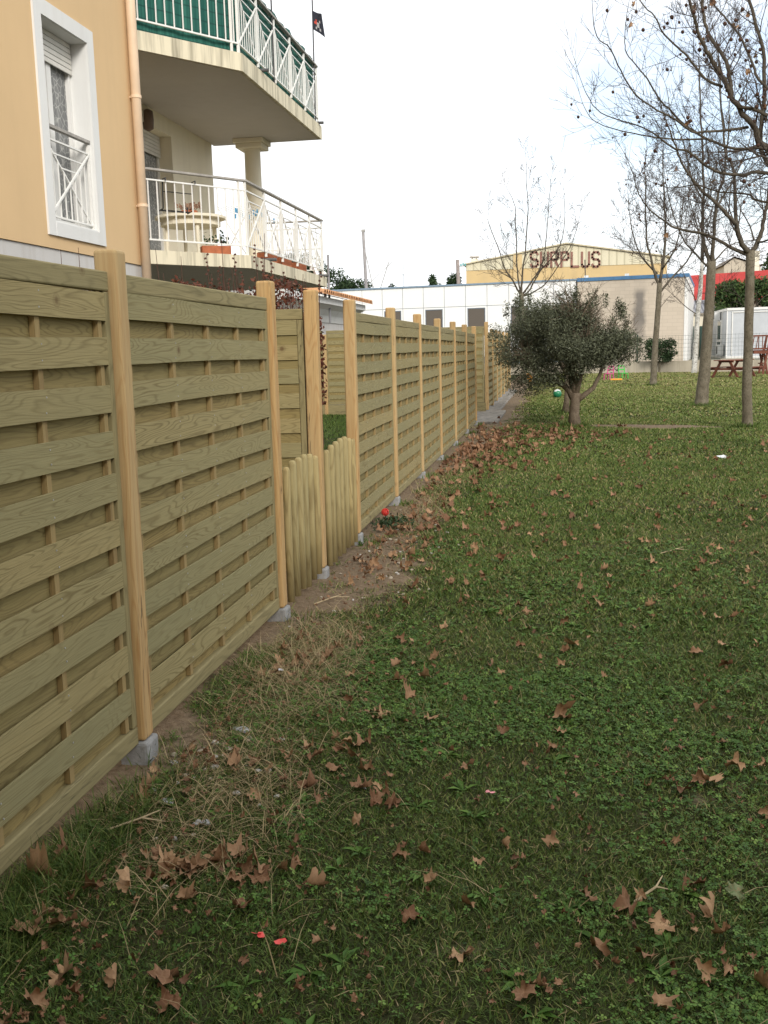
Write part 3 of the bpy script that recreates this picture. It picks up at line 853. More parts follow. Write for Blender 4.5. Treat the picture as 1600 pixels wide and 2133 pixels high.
while y < 23.35:
    for s in range(8):
        x0 = -4.16 - s * .36; z0 = 2.585 + s * .095
        jy = rt.uniform(-.012, .012); r_ = .085
        vs = []
        for (x, rr, z) in ((x0, r_ * 1.06, z0), (x0 - .42, r_ * .86, z0 + .11)):
            for th in np.linspace(0, math.pi, 9): vs.append((x, y + jy + rr * math.cos(th), z + rr * math.sin(th)))
            for th in np.linspace(math.pi, 0, 9): vs.append((x, y + jy + (rr - .014) * math.cos(th), z + (rr - .014) * math.sin(th)))
        fs = [(q, (q + 1) % 18, 18 + (q + 1) % 18, 18 + q) for q in range(18)] + [(q, 17 - q, 16 - q, q + 1) for q in range(8)]
        m.add(vs, fs)
    y += .185
m.add([(-4.2, 18.3, 2.57), (-4.2, 23.4, 2.57), (-7.2, 23.4, 3.36), (-7.2, 18.3, 3.36)], [(0, 1, 2, 3)], 1)
an(kx(m).build('tile_roof', [m_tile, plain('tile channel', (.20, .10, .06), .9, .3)], AN))
m = MB()
m.tube([(-4.42, 19.95, 2.1), (-4.42, 19.95, 3.42)], .022, 8); an(kx(m).build('vent_pipe', plain('grey steel pipe', (.22, .22, .23), .5, .15), AN))
m = MB(); m.tube([(-4.75, 20.9, 2.75), (-4.95, 20.9, 3.35)], [.07, .05], 8); an(kx(m).build('flue', plain('aluminium flue', (.45, .45, .45), .4, .2, metal=.5), AN))
m = MB(); m.tube([(-4.9, 21.7, 2.7), (-4.9, 21.7, 3.15)], .035, 8); m.lathe([(.05, 3.15), (.05, 3.2), (.01, 3.24)], (-4.9, 21.7, 0), 8); an(kx(m).build('vent_pipe', m_white, AN))

# ------------------------------------------------------------------ unseen block added behind the camera to shade the near lawn
NB = empty('shade_block', (8, -14, 0)); tag(NB, 'unseen peach block added behind the camera to shade the near lawn', 'building')
def abs_part(o, root): o.location = -Vector(root.location); return o
abs_part(MB().b2((-13, -19, 0), (30, -7.5, 7.6)).build('wall', m_orange, NB), NB)
m = MB(); m.add([(-13.5, -7.1, 7.55), (30.5, -7.1, 7.55), (30.5, -13, 9.1), (-13.5, -13, 9.1), (-13.5, -19.4, 7.55), (30.5, -19.4, 7.55)], [(0, 1, 2, 3), (3, 2, 5, 4), (0, 3, 4), (1, 5, 2), (0, 4, 5, 1)]); abs_part(m.build('roof', m_tile, NB), NB)
for k in range(9):
    for z in (1.0, 4.0):
        m = MB(); m.b2((-11 + 4.5 * k, -7.5, z), (-9.6 + 4.5 * k, -7.46, z + 2.1)); w_ = abs_part(m.build('window', m_trim, NB), NB)
        m = MB(); m.b2((-10.85 + 4.5 * k, -7.46, z + .15), (-9.75 + 4.5 * k, -7.45, z + 1.95)); m.build('pane', m_glass, w_)

# ------------------------------------------------------------------ background: wall, wire fence, buildings
tr = MB(); tr.prism([(-30, 57.9), (-8, 57.9), (12.5, 53.6), (40, 48.6), (40, 140), (-30, 140)], -1.0, 0.52)
tag(tr.build('terrace', plain('worn ground behind the wall', (.16, .15, .11), .95, .3, 1.2)), kind='structure')
def alongw(x): return 57.75 - (x + 8) * (4.3 / 20.5)
lw = empty('low_wall', (4, alongw(4), 0)); tag(lw, 'low weathered beige wall along the far edge of the lawn', 'wall')
m = MB(); hw = .10
for x0, x1, top in ((-8, 8.3, .60), (8.305, 9.9, .66), (9.905, 24, .56)):
    m.prism([(x0, alongw(x0) - hw * 2.2), (x1, alongw(x1) - hw * 2.2), (x1, alongw(x1) + hw * .4), (x0, alongw(x0) + hw * .4)], -.1, top)
abs_part(m.build('wall', render_wall('weathered low wall', (.44, .39, .30), .5, 1.2, (.22, .19, .14), 40), lw), lw)
wf = empty('wire_fence', (6, alongw(6), .6)); tag(wf, 'thin green wire mesh fence standing on the low beige wall', 'fence')
m_green = plain('dark green steel', (.025, .060, .048), .5, .15)
m = MB()
xs_ = np.arange(-7.8, 20, .16)
y_ = lambda x: alongw(x) - .05
for x in xs_: m.tube([(x, y_(x), .60), (x, y_(x), 1.92)], .0042, 3, cap=False)
for z in np.arange(.68, 1.95, .2): m.tube([(-7.9, y_(-7.9), z), (20, y_(20), z)], .0055, 3, cap=False)
abs_part(m.build('wire_mesh', m_green, wf), wf)
for x in (-5.2, -1.0, 4.25, 9.62, 12.2, 14.8):
    abs_part(MB().b2((x - .04, y_(x) - .03, .56), (x + .035, y_(x) + .04, 1.98)).build('fence_post', m_green, wf), wf)

# white panelled building with the beige block end
def oriented(mb_fn): return mb_fn
WB = empty('panel_building', (-4, 59.3, .5)); tag(WB, 'long low white panelled building with bronze tinted square windows', 'building')
wa = Vector((-16.0, 60.9, 0)); we = Vector((1.14, 58.3, 0)); wd = (we - wa).normalized(); wnrm = Vector((wd.y, -wd.x, 0))
wz = 5.12
def wpt(s, out=0.0, z=0.0): q = wa + wd * s + wnrm * out; return Vector((q.x, q.y, z))
WL = (we - wa).length
def wbox(mb, s0, s1, z0, z1, o0, o1, mat=0):
    R = Matrix.Rotation(math.atan2(wd.y, wd.x), 3, 'Z')
    c = wpt((s0 + s1) / 2, (o0 + o1) / 2, (z0 + z1) / 2)
    mb.box(c, (s1 - s0, abs(o1 - o0), z1 - z0), R=R, mat=mat)
m = MB(); wbox(m, 0, WL, .4, wz - .02, -12, -.06)
abs_part(m.build('core_wall', m_cream, WB), WB)
m_panel = plain('white enamel panel', (.80, .79, .76), .35, .03, .5)
m_joint = plain('grey panel joint', (.16, .20, .25), .6, .1)
pw = 1.262
# joint lines fall where the photograph has them: one lies 43.5 px per bay
s_ref = None
best = min(np.arange(0, WL, .01), key=lambda s: abs((lambda p: 800 - 2100 * (CX @ (np.array(p) - [0, 0, EYE]))[0] / (CX @ (np.array(p) - [0, 0, EYE]))[2])(wpt(s)) - 928))
starts = [best + k * pw for k in range(-9, 9)]
m = MB()
for s0 in starts:
    a, b = max(s0 + .014, 0), min(s0 + pw - .014, WL - .002)
    if b - a < .1: continue
    k = round((s0 - best) / pw)
    wbox(m, a, b, 3.90, wz - .05, -.06, 0)
    if k % 2 == 1:
        wbox(m, a, b, 1.0, 2.2, -.06, 0)
        for (p, q, r, t) in ((a, a + .09, 2.2, 3.872), (b - .09, b, 2.2, 3.872), (a + .09, b - .09, 3.78, 3.872)): wbox(m, p, q, r, t, -.06, 0)
    else:
        wbox(m, a, b, 1.0, 3.872, -.06, 0)
abs_part(m.build('wall_panels', m_panel, WB), WB)
m = MB(); wbox(m, 0, WL, .6, wz - .06, -.059, -.03); abs_part(m.build('joint_lines', m_joint, WB), WB)
m = MB(); wbox(m, -.1, WL + .05, wz - .05, wz + .04, -12, .06); abs_part(m.build('roof_edge', plain('blue grey roof edge', (.20, .27, .34), .5), WB), WB)
for s0 in starts:
    a, b = s0 + .104, s0 + pw - .104
    if round((s0 - best) / pw) % 2 == 1 and a > 0 and b < WL:
        m = MB(); wbox(m, a, b, 2.2, 3.78, -.028, -.02); w_ = abs_part(m.build('window', m_tinted, WB), WB)
        m = MB()
        for (p, q, r, t) in ((a, a + .04, 2.2, 3.78), (b - .04, b, 2.2, 3.78), (a + .04, b - .04, 3.74, 3.78)): wbox(m, p, q, r, t, -.02, -.004)
        m.build('frame', m_joint, w_)
BW = empty('block_building', (4, 58, .5)); tag(BW, 'beige windowless block building with a blue roof band and a grey stain', 'building')
b0, b1 = Vector((1.20, 58.29, 0)), Vector((7.06, 57.4, 0)); bd = (b1 - b0).normalized()
def bbox(mb, s0, s1, z0, z1, o0, o1, mat=0):
    R = Matrix.Rotation(math.atan2(bd.y, bd.x), 3, 'Z'); nn = Vector((bd.y, -bd.x, 0))
    c = b0 + bd * (s0 + s1) / 2 + nn * (o0 + o1) / 2; c.z = (z0 + z1) / 2
    mb.box(c, (s1 - s0, abs(o1 - o0), z1 - z0), R=R, mat=mat)
def stained():
    t = NT('stained beige blockwork'); co = t.coord()
    sp = t.n('SeparateXYZ'); t.l(co, sp.inputs[0])
    a = t.noise(co, .8, 4)
    wob = t.math('MULTIPLY', t.math('SUBTRACT', t.noise(co, 2.5, 4), .5), .5)
    dx = t.math('ABSOLUTE', t.math('SUBTRACT', t.math('ADD', sp.outputs[0], wob), 4.52))
    hgt = t.rng(sp.outputs[2], 4.2, 4.55, 1.0, 0.12)
    low = t.rng(sp.outputs[2], 1.2, 2.8, 0.25, 1.0)
    k = t.math('MULTIPLY', t.math('MULTIPLY', t.rng(dx, .15, .42, .85, 0), hgt), low)
    brick = t.n('TexBrick'); brick.inputs['Scale'].default_value = 1.0; brick.inputs['Brick Width'].default_value = .5; brick.inputs['Row Height'].default_value = .2; brick.inputs['Mortar Size'].default_value = .008
    for nm, c in (('Color1', (.56, .48, .385)), ('Color2', (.52, .445, .355)), ('Mortar', (.46, .39, .31))): brick.inputs[nm].default_value = (*c, 1)
    cb = t.n('CombineXYZ'); t.l(sp.outputs[0], cb.inputs[0]); t.l(sp.outputs[2], cb.inputs[1]); t.l(cb.outputs[0], brick.inputs['Vector'])
    t.base(t.mix(k, brick.outputs['Color'], (.17, .155, .14)))
    return t.done(.9, .15)
m = MB(); bbox(m, 0, 5.72, .4, 5.0, -12, 0); o = m.build('block_wall', stained(), BW); abs_part(o, BW)
BL = (b1 - b0).length
m = MB(); bbox(m, 5.725, BL, .4, 5.0, -12, .02); abs_part(m.build('corner_trim', m_pvc, BW), BW)
m = MB(); bbox(m, -.02, BL + .02, 5.001, 5.19, -12.1, .06); abs_part(m.build('roof_band', plain('blue roof band', (.07, .17, .31), .5), BW), BW)
m = MB()
for s in (.35, 2.55): bbox(m, s, s + .22, 5.191, 5.32, -.3, -.1)
abs_part(m.build('roof_vent', m_pvc, BW), BW)

# gabled hall with the SURPLUS lettering
SB = empty('gabled_hall', (1, 85, .5)); tag(SB, 'yellow gabled hall with SURPLUS in brown stencil letters', 'building')
g0, g1, gy = -7.25, 8.75, 85.0
ez, pz = 8.25, 9.55
m = MB(); m.b2((g0, gy, .4), (g1, gy + 30, 7.78)); abs_part(m.build('ochre_wall', render_wall('ochre render', (.58, .43, .22), .12), SB), SB)
def corrug():
    t = NT('cream corrugated cladding'); co = t.coord()
    w = t.n('TexWave', wave_type='BANDS', bands_direction='X'); w.inputs['Scale'].default_value = .52; t.l(co, w.inputs['Vector'])
    t.base(t.mix(t.rng(w.outputs['Fac'], 0, .18, 1, 0), (.60, .55, .40), (.43, .39, .27))); t.bump(w.outputs['Fac'], .5, .03)
    return t.done(.6, .2)
m = MB()
vs = [(g0, gy - .04, 7.78), (g1, gy - .04, 7.78), (g1, gy - .04, ez), (.86, gy - .04, pz), (g0, gy - .04, ez)]
vs2 = [(x, gy + 30, z) for x, y, z in vs]
m.add(vs + vs2, [(0, 1, 2, 3, 4), (9, 8, 7, 6, 5), (0, 5, 6, 1), (1, 6, 7, 2), (4, 9, 5, 0)]); abs_part(m.build('gable_cladding', corrug(), SB), SB)
m = MB()
m.add([(g0 - .25, gy - .2, ez - .02), (.86, gy - .2, pz + .03), (.86, gy + 30, pz + .03), (g0 - .25, gy + 30, ez - .02), (g0 - .25, gy - .2, ez + .08), (.86, gy - .2, pz + .14), (.86, gy + 30, pz + .14), (g0 - .25, gy + 30, ez + .08)], [(0, 1, 2, 3), (7, 6, 5, 4), (0, 4, 5, 1), (3, 7, 4, 0)])
m.add([(.86, gy - .2, pz + .03), (g1 + .25, gy - .2, ez - .02), (g1 + .25, gy + 30, ez - .02), (.86, gy + 30, pz + .03), (.86, gy - .2, pz + .14), (g1 + .25, gy - .2, ez + .08), (g1 + .25, gy + 30, ez + .08), (.86, gy + 30, pz + .14)], [(0, 1, 2, 3), (7, 6, 5, 4), (0, 4, 5, 1), (1, 5, 6, 2)])
abs_part(m.build('roof', plain('cream roof sheet', (.50, .44, .30), .7), SB), SB)
m = MB(); m.b2((-3.4, gy - .14, .5), (-2.7, gy - .041, 8.9)); abs_part(m.build('pilaster', render_wall('ochre pier', (.57, .43, .23), .1), SB), SB)
m_wstrip = plain('strip window glass', (.06, .08, .11), .2, .2)
for x0, x1 in ((-6.1, -3.5), (-2.6, 2.1)):
    m = MB(); m.b2((x0, gy - .03, 5.9), (x1, gy - .001, 6.62)); w_ = abs_part(m.build('window', m_wstrip, SB), SB)
    m = MB()
    for k in range(5): xx = x0 + (x1 - x0) * k / 4; m.b2((xx - .04, gy - .05, 5.9), (xx + .04, gy - .031, 6.62))
    m.b2((x0, gy - .05, 6.62), (x1, gy - .031, 6.7)); m.build('frame', m_pvc, w_)
m = MB(); m.b2((-6.9, gy + .5, 7.9), (-6.35, gy + 1.05, 8.75)); ch = abs_part(m.build('chimney', m_cream, SB), SB)
m = MB(); m.b2((-7.0, gy + .4, 8.86), (-6.25, gy + 1.15, 8.96)); m.b2((-6.85, gy + .55, 8.75), (-6.75, gy + 1, 8.86)); m.b2((-6.5, gy + .55, 8.75), (-6.4, gy + 1, 8.86)); m.build('chimney_cap', m_soffit, ch)
# letters as thick strokes: (x, y) on a 0..1 by 0..1.6 cell
GL = {'S': [[(1, 1.35), (.78, 1.6), (.22, 1.6), (0, 1.38), (0, 1.02), (.2, .82), (.8, .78), (1, .58), (1, .22), (.78, 0), (.22, 0), (0, .25)]],
      'U': [[(0, 1.6), (0, .22), (.22, 0), (.78, 0), (1, .22), (1, 1.6)]],
      'R': [[(0, 0), (0, 1.6)], [(.1, 1.6), (.78, 1.6), (1, 1.38), (1, 1.0), (.78, .8), (.1, .8)], [(.5, .8), (1, .0)]],
      'P': [[(0, 0), (0, 1.6)], [(.1, 1.6), (.78, 1.6), (1, 1.38), (1, .95), (.78, .75), (.1, .75)]],
      'L': [[(0, 1.6), (0, 0), (.95, 0)]]}
m = MB()
X0, pitch, cw = -1.98, .815, .56
for i, chh in enumerate('SURPLUS'):
    for st in GL[chh]:
        pts = [Vector((X0 + i * pitch + x * cw, gy - .075 - .002 * (i % 2), 7.90 + y * .70 + i * -.03)) for x, y in st]
        for a, b in zip(pts[:-1], pts[1:]):
            d = (b - a); L = d.length; d.normalize(); side = Vector((-d.z, 0, d.x)) * .088
            a2, b2_ = a - d * .055, b + d * .055
            vs = [a2 + side, b2_ + side, b2_ - side, a2 - side]
            vs += [v + Vector((0, .03, 0)) for v in vs]
            m.add(vs, [(0, 1, 2, 3), (0, 4, 5, 1), (1, 5, 6, 2), (2, 6, 7, 3), (3, 7, 4, 0)])
abs_part(m.build('lettering', plain('brown sign paint', (.25, .125, .095), .8, .15), SB), SB)

RB = empty('red_roofed_building', (14, 70, .5)); tag(RB, 'building with a long bright red metal roof behind the conifers', 'building')
def kr(m, k=1.09): m.v = [(x * k, y * k, max(EYE + (z - EYE) * k, .3)) for x, y, z in m.v]; return m
def redroof():
    t = NT('red metal roof'); co = t.coord()
    a = t.noise(co, .9, 5, .65); b = t.noise(co, 9, 4, .7)
    c = t.mix(t.rng(a, .3, .7), (.30, .018, .014), (.43, .036, .028))
    t.base(t.mix(t.rng(b, .58, .72, 0, .3), c, (.48, .13, .10))); return t.done(.55, .3)
m = MB(); m.add([(8.55, 70, 4.15), (32, 66, 4.0), (32, 66, 4.08), (8.55, 70, 4.23), (8.87, 72.5, 5.9), (32, 68.5, 6.5), (32, 68.5, 6.58), (8.87, 72.5, 5.98)], [(0, 1, 2, 3), (3, 2, 6, 7), (4, 5, 1, 0), (7, 6, 5, 4), (0, 3, 7, 4)])
abs_part(kr(m).build('roof', redroof(), RB), RB)
m = MB(); m.prism([(9, 70.4), (32, 66.4), (32, 78), (9, 78)], .4, 4.1); abs_part(kr(m).build('wall', m_beige, RB), RB)
m = MB(); m.add([(7.5, 66.2, 3.35), (9.9, 66.2, 3.35), (9.9, 69, 4.2), (7.5, 69, 4.2), (7.5, 66.2, 3.28), (9.9, 66.2, 3.28), (9.9, 69, 4.1), (7.5, 69, 4.1)], [(0, 1, 2, 3), (7, 6, 5, 4), (0, 4, 5, 1), (0, 3, 7, 4)])
t_ = NT('grey corrugated roof'); w = t_.n('TexWave', bands_direction='X'); w.inputs['Scale'].default_value = 1.3; t_.l(t_.coord(), w.inputs['Vector']); t_.base(t_.mix(w.outputs['Fac'], (.12, .12, .13), (.28, .28, .30)))
abs_part(kr(m).build('corrugated_roof', t_.done(.7), RB), RB)
m = MB(); m.b2((7.6, 66.5, .4), (9.85, 68.9, 3.2)); abs_part(kr(m).build('lean_to_wall', m_cream, RB), RB)
m = MB(); m.b2((8.0, 66.44, .5), (8.55, 66.499, 2.5)); m.b2((8.9, 66.44, .5), (9.5, 66.499, 2.5)); abs_part(kr(m).build('shutter_door', m_green, RB), RB)
HB = empty('distant_house', (14.5, 92, .5)); tag(HB, 'distant cream house with a chimney rising over the red roof', 'house')
m = MB(); q0, q1 = 14.2, 17.2
m.add([(q0, 92, .4), (q1, 92, .4), (q1, 92, 7.7), (q0 + .8, 92, 8.5), (q0, 92, 7.9), (q0, 100, .4), (q1, 100, .4), (q1, 100, 7.7), (q0 + .8, 100, 8.5), (q0, 100, 7.9)], [(0, 1, 2, 3, 4), (9, 8, 7, 6, 5), (1, 6, 7, 2), (2, 7, 8, 3), (3, 8, 9, 4), (4, 9, 5, 0)])
abs_part(m.build('wall', m_beige, HB), HB)
m = MB(); m.b2((16.25, 91.6, 7), (17.0, 92.3, 9.0)); abs_part(m.build('chimney', m_cream, HB), HB)
m = MB(); m.add([(q0 - .2, 91.8, 7.9), (q0 + .8, 91.8, 8.62), (q0 + .8, 100, 8.62), (q0 - .2, 100, 7.9)], [(0, 1, 2, 3)]); m.add([(q0 + .8, 91.8, 8.62), (q1 + .2, 91.8, 7.78), (q1 + .2, 100, 7.78), (q0 + .8, 100, 8.62)], [(0, 1, 2, 3)]); abs_part(m.build('roof', plain('dull brown roof', (.22, .18, .14), .9), HB), HB)

# portable cabin
PC = empty('portable_cabin', (12, 64, .5)); tag(PC, 'white flat roofed portable cabin with air conditioners behind the wire fence', 'cabin')
pA, pB, pC_ = Vector((9.86, 62.0)), Vector((17.5, 61.0)), Vector((10.05, 69.0))
pD = pB + (pC_ - pA)
m = MB(); m.prism([tuple(pA), tuple(pB), tuple(pD), tuple(pC_)], .66, 3.28); abs_part(m.build('wall', plain('white cabin sheet', (.47, .49, .51), .5, .08, 1.5), PC), PC)
m = MB(); e = .06
m.prism([(pA.x - e, pA.y - e), (pB.x + e, pB.y - e), (pD.x + e, pD.y + e), (pC_.x - e, pC_.y + e)], 3.281, 3.42); m.prism([(pA.x - e, pA.y - e), (pB.x + e, pB.y - e), (pD.x + e, pD.y + e), (pC_.x - e, pC_.y + e)], .5, .655)
abs_part(m.build('frame', m_pvc, PC), PC)
ld = (pC_ - pA).normalized(); ln = Vector((-ld.y, ld.x))
def lbox(mb, s0, s1, z0, z1, o0, o1, mat=0):
    R = Matrix.Rotation(math.atan2(ld.y, ld.x), 3, 'Z'); c = pA + ld * (s0 + s1) / 2 + ln * (o0 + o1) / 2
    mb.box((c.x, c.y, (z0 + z1) / 2), (s1 - s0, abs(o1 - o0), z1 - z0), R=R, mat=mat)
for s in (.0, 2.25, 4.5, 6.75):
    m = MB(); lbox(m, s, s + .14, .66, 3.28, 0, .05); abs_part(m.build('corner_post', m_pvc, PC), PC)
m = MB(); lbox(m, 2.6, 4.1, .75, 2.8, .0, .06); d_ = abs_part(m.build('door', m_pvc, PC), PC)
m = MB(); lbox(m, 2.72, 3.28, 1.65, 2.7, .061, .07); lbox(m, 3.42, 3.98, 1.65, 2.7, .061, .07); lbox(m, 2.72, 3.28, .85, 1.5, .061, .07); lbox(m, 3.42, 3.98, 1.1, 1.5, .061, .07); m.build('pane', m_glass, d_)
m_ac = plain('white air conditioner', (.62, .62, .60), .5, .06)
for label_z, s, sc in ((.72, 1.0, 1.0), (2.78, 2.9, .8)):
    m = MB(); lbox(m, s, s + .95, label_z, label_z + .62 * sc, .07, .40); a_ = abs_part(m.build('air_conditioner', m_ac, PC), PC)
    m = MB(); lbox(m, s + .12, s + .62, label_z + .08, label_z + .52, .401, .41); m.build('fan_grille', m_dark, a_)
m = MB(); pb = (pB - pA).normalized(); R = Matrix.Rotation(math.atan2(pb.y, pb.x), 3, 'Z')
for s in (.25,): m.box((pA.x + pb.x * s, pA.y + pb.y * s - .03, 1.97), (.06, .05, 2.5), R=R)
c = pA + pb * 4; m.box((c.x, c.y - .03, 3.18), (7.4, .05, .06), R=R); abs_part(m.build('wall_trim', m_pvc, PC), PC)

# poles, masts
def mast(name, label, cat, p, h, r0, r1, mat):
    o = empty(name, p); tag(o, label, cat); MB().tube([(0, 0, 0), (h * .004, 0, h * .6), (h * -.008, 0, h)], [r0, (r0 + r1) / 2, r1], 8).build('pole', mat, o, smooth=True); return o
q = atY(763, 640, 72); pm = mast('mast', 'tall pale weathered mast with stay wires above the white panelled building', 'mast', (q.x, 72, .5), atY(757, 483, 72).z - .5, .13, .10, plain('pale grey mast', (.27, .25, .24), .8, .2, 3))
base = Vector((q.x, 72, .5))
m = MB()
for (a, b) in (((758, 512), (783, 625)), ((784, 628), (810, 546))):
    m.tube([atY(*a, 72) - base, atY(*b, 72) - base], .035, 5)
m.tube([atY(762, 597, 72) - base, atY(818, 545, 72) - base], .02, 5)
m.build('stay', m_handrail, pm)
MB().box((-.06, 0, atY(757, 483, 72).z - .42), (.26, .2, .16)).build('mast_head', m_handrail, pm)
q = atY(956, 640, 78); up_ = mast('utility_pole', 'thick concrete utility pole left of the yellow gabled hall', 'pole', (q.x, 78, .5), atY(956, 541, 78).z - .5, .17, .13, plain('grey brown concrete pole', (.25, .21, .19), .85, .3, 4))
m = MB(); hz = atY(956, 552, 78).z - .5
for k in range(3): m.lathe([(.03, 0), (.07, .02), (.05, .10), (.07, .12), (.02, .2)], (.2 + .16 * k, 0, hz - .1 + .05 * (k % 2)), 8)
m.build('insulators', plain('turquoise glass insulators', (.08, .32, .33), .3), up_)
MB().bar((0, 0, hz - .1), (.55, 0, hz - .1), .05).build('cross_arm', m_handrail, up_)
q = atY(842, 640, 66); an_ = mast('antenna', 'hair thin whip antenna on the white panelled building roof', 'antenna', (q.x, 66, 5.0), atY(844, 478, 66).z - 5.0, .022, .014, plain('pale antenna', (.5, .5, .5), .5))
MB().lathe([(.04, 0), (.09, .06), (.09, .2), (.03, .26)], (0, 0, atY(843, 570, 66).z - 5.1), 8).build('trap_coil', m_pvc, an_)
q = atY(1216, 640, 84.6); mast('antenna', 'dark thin pole in front of the yellow hall, under the letter U', 'pole', (q.x + .1, 83.5, .5), atY(1218, 541, 83.5).z - .5, .045, .04, m_dark)

# ------------------------------------------------------------------ picnic table, swing frame, toys
def picnic():
    o = empty('picnic_table', (7.52, 45.4, 0), rz=math.radians(47)); tag(o, 'dark red brown wooden picnic table with fixed benches', 'picnic table')
    for i in range(5):
        MB().box((0, -.30 + .15 * i, .735), (1.85, .138, .036), ax=0).build('top_board', m_red_wood, o)
    for s in (-1, 1):
        for k in (0, 1): MB().box((0, s * (.66 + .145 * k), .43), (1.85, .135, .036)).build('seat_board', m_red_wood, o)
        x = s * .62
        for t in (-1, 1): MB().bar((x, t * .20, .715), (x, t * .62, .01), .05, .10).build('leg', m_red_wood, o)
        MB().bar((x + .052, -.80, .37), (x + .052, .80, .37), .045, .09).build('seat_bearer', m_red_wood, o)
        MB().bar((x + .052, -.36, .68), (x + .052, .36, .68), .045, .07).build('top_bearer', m_red_wood, o)
picnic()
def play():
    o = empty('play_frame', (9.6, 48.4, 0)); tag(o, 'red brown timber play frame with a railed platform at the right edge', 'play frame')
    for sx in (-.30, 1.5):
        for d in (0, .9):
            MB().bar((sx - .02, d, 0), (sx + .28, d, 1.72), .09).build('post', m_red_wood, o)
            MB().bar((sx + .20, d + .1, 0), (sx + .02, d + .1, 1.0), .08).build('brace', m_red_wood, o)
    for d in (0, .9):
        MB().bar((-.75, d - .055, 1.0), (1.95, d - .055, 1.0), .04, .12).build('side_board', m_red_wood, o)
        MB().bar((-.75, d - .055, 1.16), (1.95, d - .055, 1.16), .04, .06).build('lower_rail', m_red_wood, o)
        MB().bar((-.75, d - .055, 1.74), (1.95, d - .055, 1.74), .05, .07).build('top_rail', m_red_wood, o)
        for k in range(9):
            x = -.70 + .32 * k; MB().bar((x + (.05 if k == 0 else 0), d - .055, 1.19), (x + (.12 if k == 0 else 0), d - .055, 1.70), .05, .03).build('baluster', m_red_wood, o)
    for k in range(11): MB().box((-.6 + .24 * k, .4, 1.08), (.22, .8, .03)).build('floor_board', m_red_wood, o)
    for z in (.25, .5): MB().bar((-.45, .45, z), (-.12, .45, z), .05).build('rung', m_red_wood, o)
play()
def ball():
    o = bpy.data.objects
    bpy_me = bpy.data.meshes.new('ball')
    import bmesh
    bm = bmesh.new(); bmesh.ops.create_icosphere(bm, subdivisions=4, radius=.125); bm.to_mesh(bpy_me); bm.free()
    t = NT('green and white ball'); co = t.coord('Generated')
    v = t.n('TexVoronoi'); v.inputs['Scale'].default_value = 2.6; t.l(co, v.inputs['Vector'])
    sp = t.n('SeparateColor'); t.l(v.outputs['Color'], sp.inputs[0])
    c = t.mix(t.rng(sp.outputs[0], .80, .81), (.020, .19, .085), (.62, .62, .60)); c = t.mix(t.rng(sp.outputs[1], .86, .87), c, (.55, .09, .06)); t.base(c)
    bpy_me.materials.append(t.done(.35, .5)); bpy_me.polygons.foreach_set('use_smooth', [True] * len(bpy_me.polygons))
    b = bpy.data.objects.new('ball', bpy_me); COL.objects.link(b); b.location = (.06, 30.5, .13); tag(b, 'green ball with white and red patches on the lawn behind the olive trunks', 'ball')
ball()
m_pink = plain('pink plastic', (.55, .06, .22), .5, .1); m_lime = plain('bright green plastic', (.05, .42, .06), .5, .1); m_yel = plain('orange yellow plastic', (.75, .33, .04), .5, .1)
def kidchair(label, p, mat, rz):
    o = empty('toy_chair', p, rz=rz); tag(o, label, 'toy')
    MB().box((0, 0, .26), (.32, .30, .03)).build('seat', mat, o, bevel=.01)
    for x in (-.14, .14):
        for y in (-.13, .13): MB().tube([(x * 1.1, y * 1.1, 0), (x, y, .25)], .02, 8).build('leg', mat, o)
    m = MB()
    m.tube([(-.14, .14, .27), (-.15, .17, .5), (-.09, .19, .58), (.09, .19, .58), (.15, .17, .5), (.14, .14, .27)], .022, 8); m.bar((-.13, .165, .42), (.13, .165, .42), .02, .05); m.build('backrest', mat, o)
kidchair('bright green plastic child chair beside the olive crown', (2.95, 45.9, 0), m_lime, .5)
kidchair('pink plastic child chair half hidden by the olive crown', (2.30, 45.4, 0), m_pink, -.6)
o = empty('toy_sledge', (2.55, 44.2, 0)); tag(o, 'flat orange plastic toy lying below the pink chair', 'toy'); MB().box((0, 0, .05), (.5, .2, .07)).build('tray', m_yel, o, bevel=.03)
o = empty('ring_toy', (-1.18, 43.2, 0)); tag(o, 'small orange yellow plastic toy on the lawn by the far fence', 'toy')
m = MB(); pts = [(.18 * math.cos(t), .0, .20 + .18 * math.sin(t)) for t in np.linspace(0, 6.283, 20)]; m.tube(pts, .045, 8); m.build('ring', m_yel, o, smooth=True)
MB().bar((-.17, 0, .2), (.17, 0, .2), .05).build('spoke', m_yel, o); MB().bar((0, 0, .03), (0, 0, .37), .05).build('spoke', m_yel, o); MB().tube([(-.2, .1, .03), (.2, .1, .03)], .03, 6).build('base', m_yel, o)

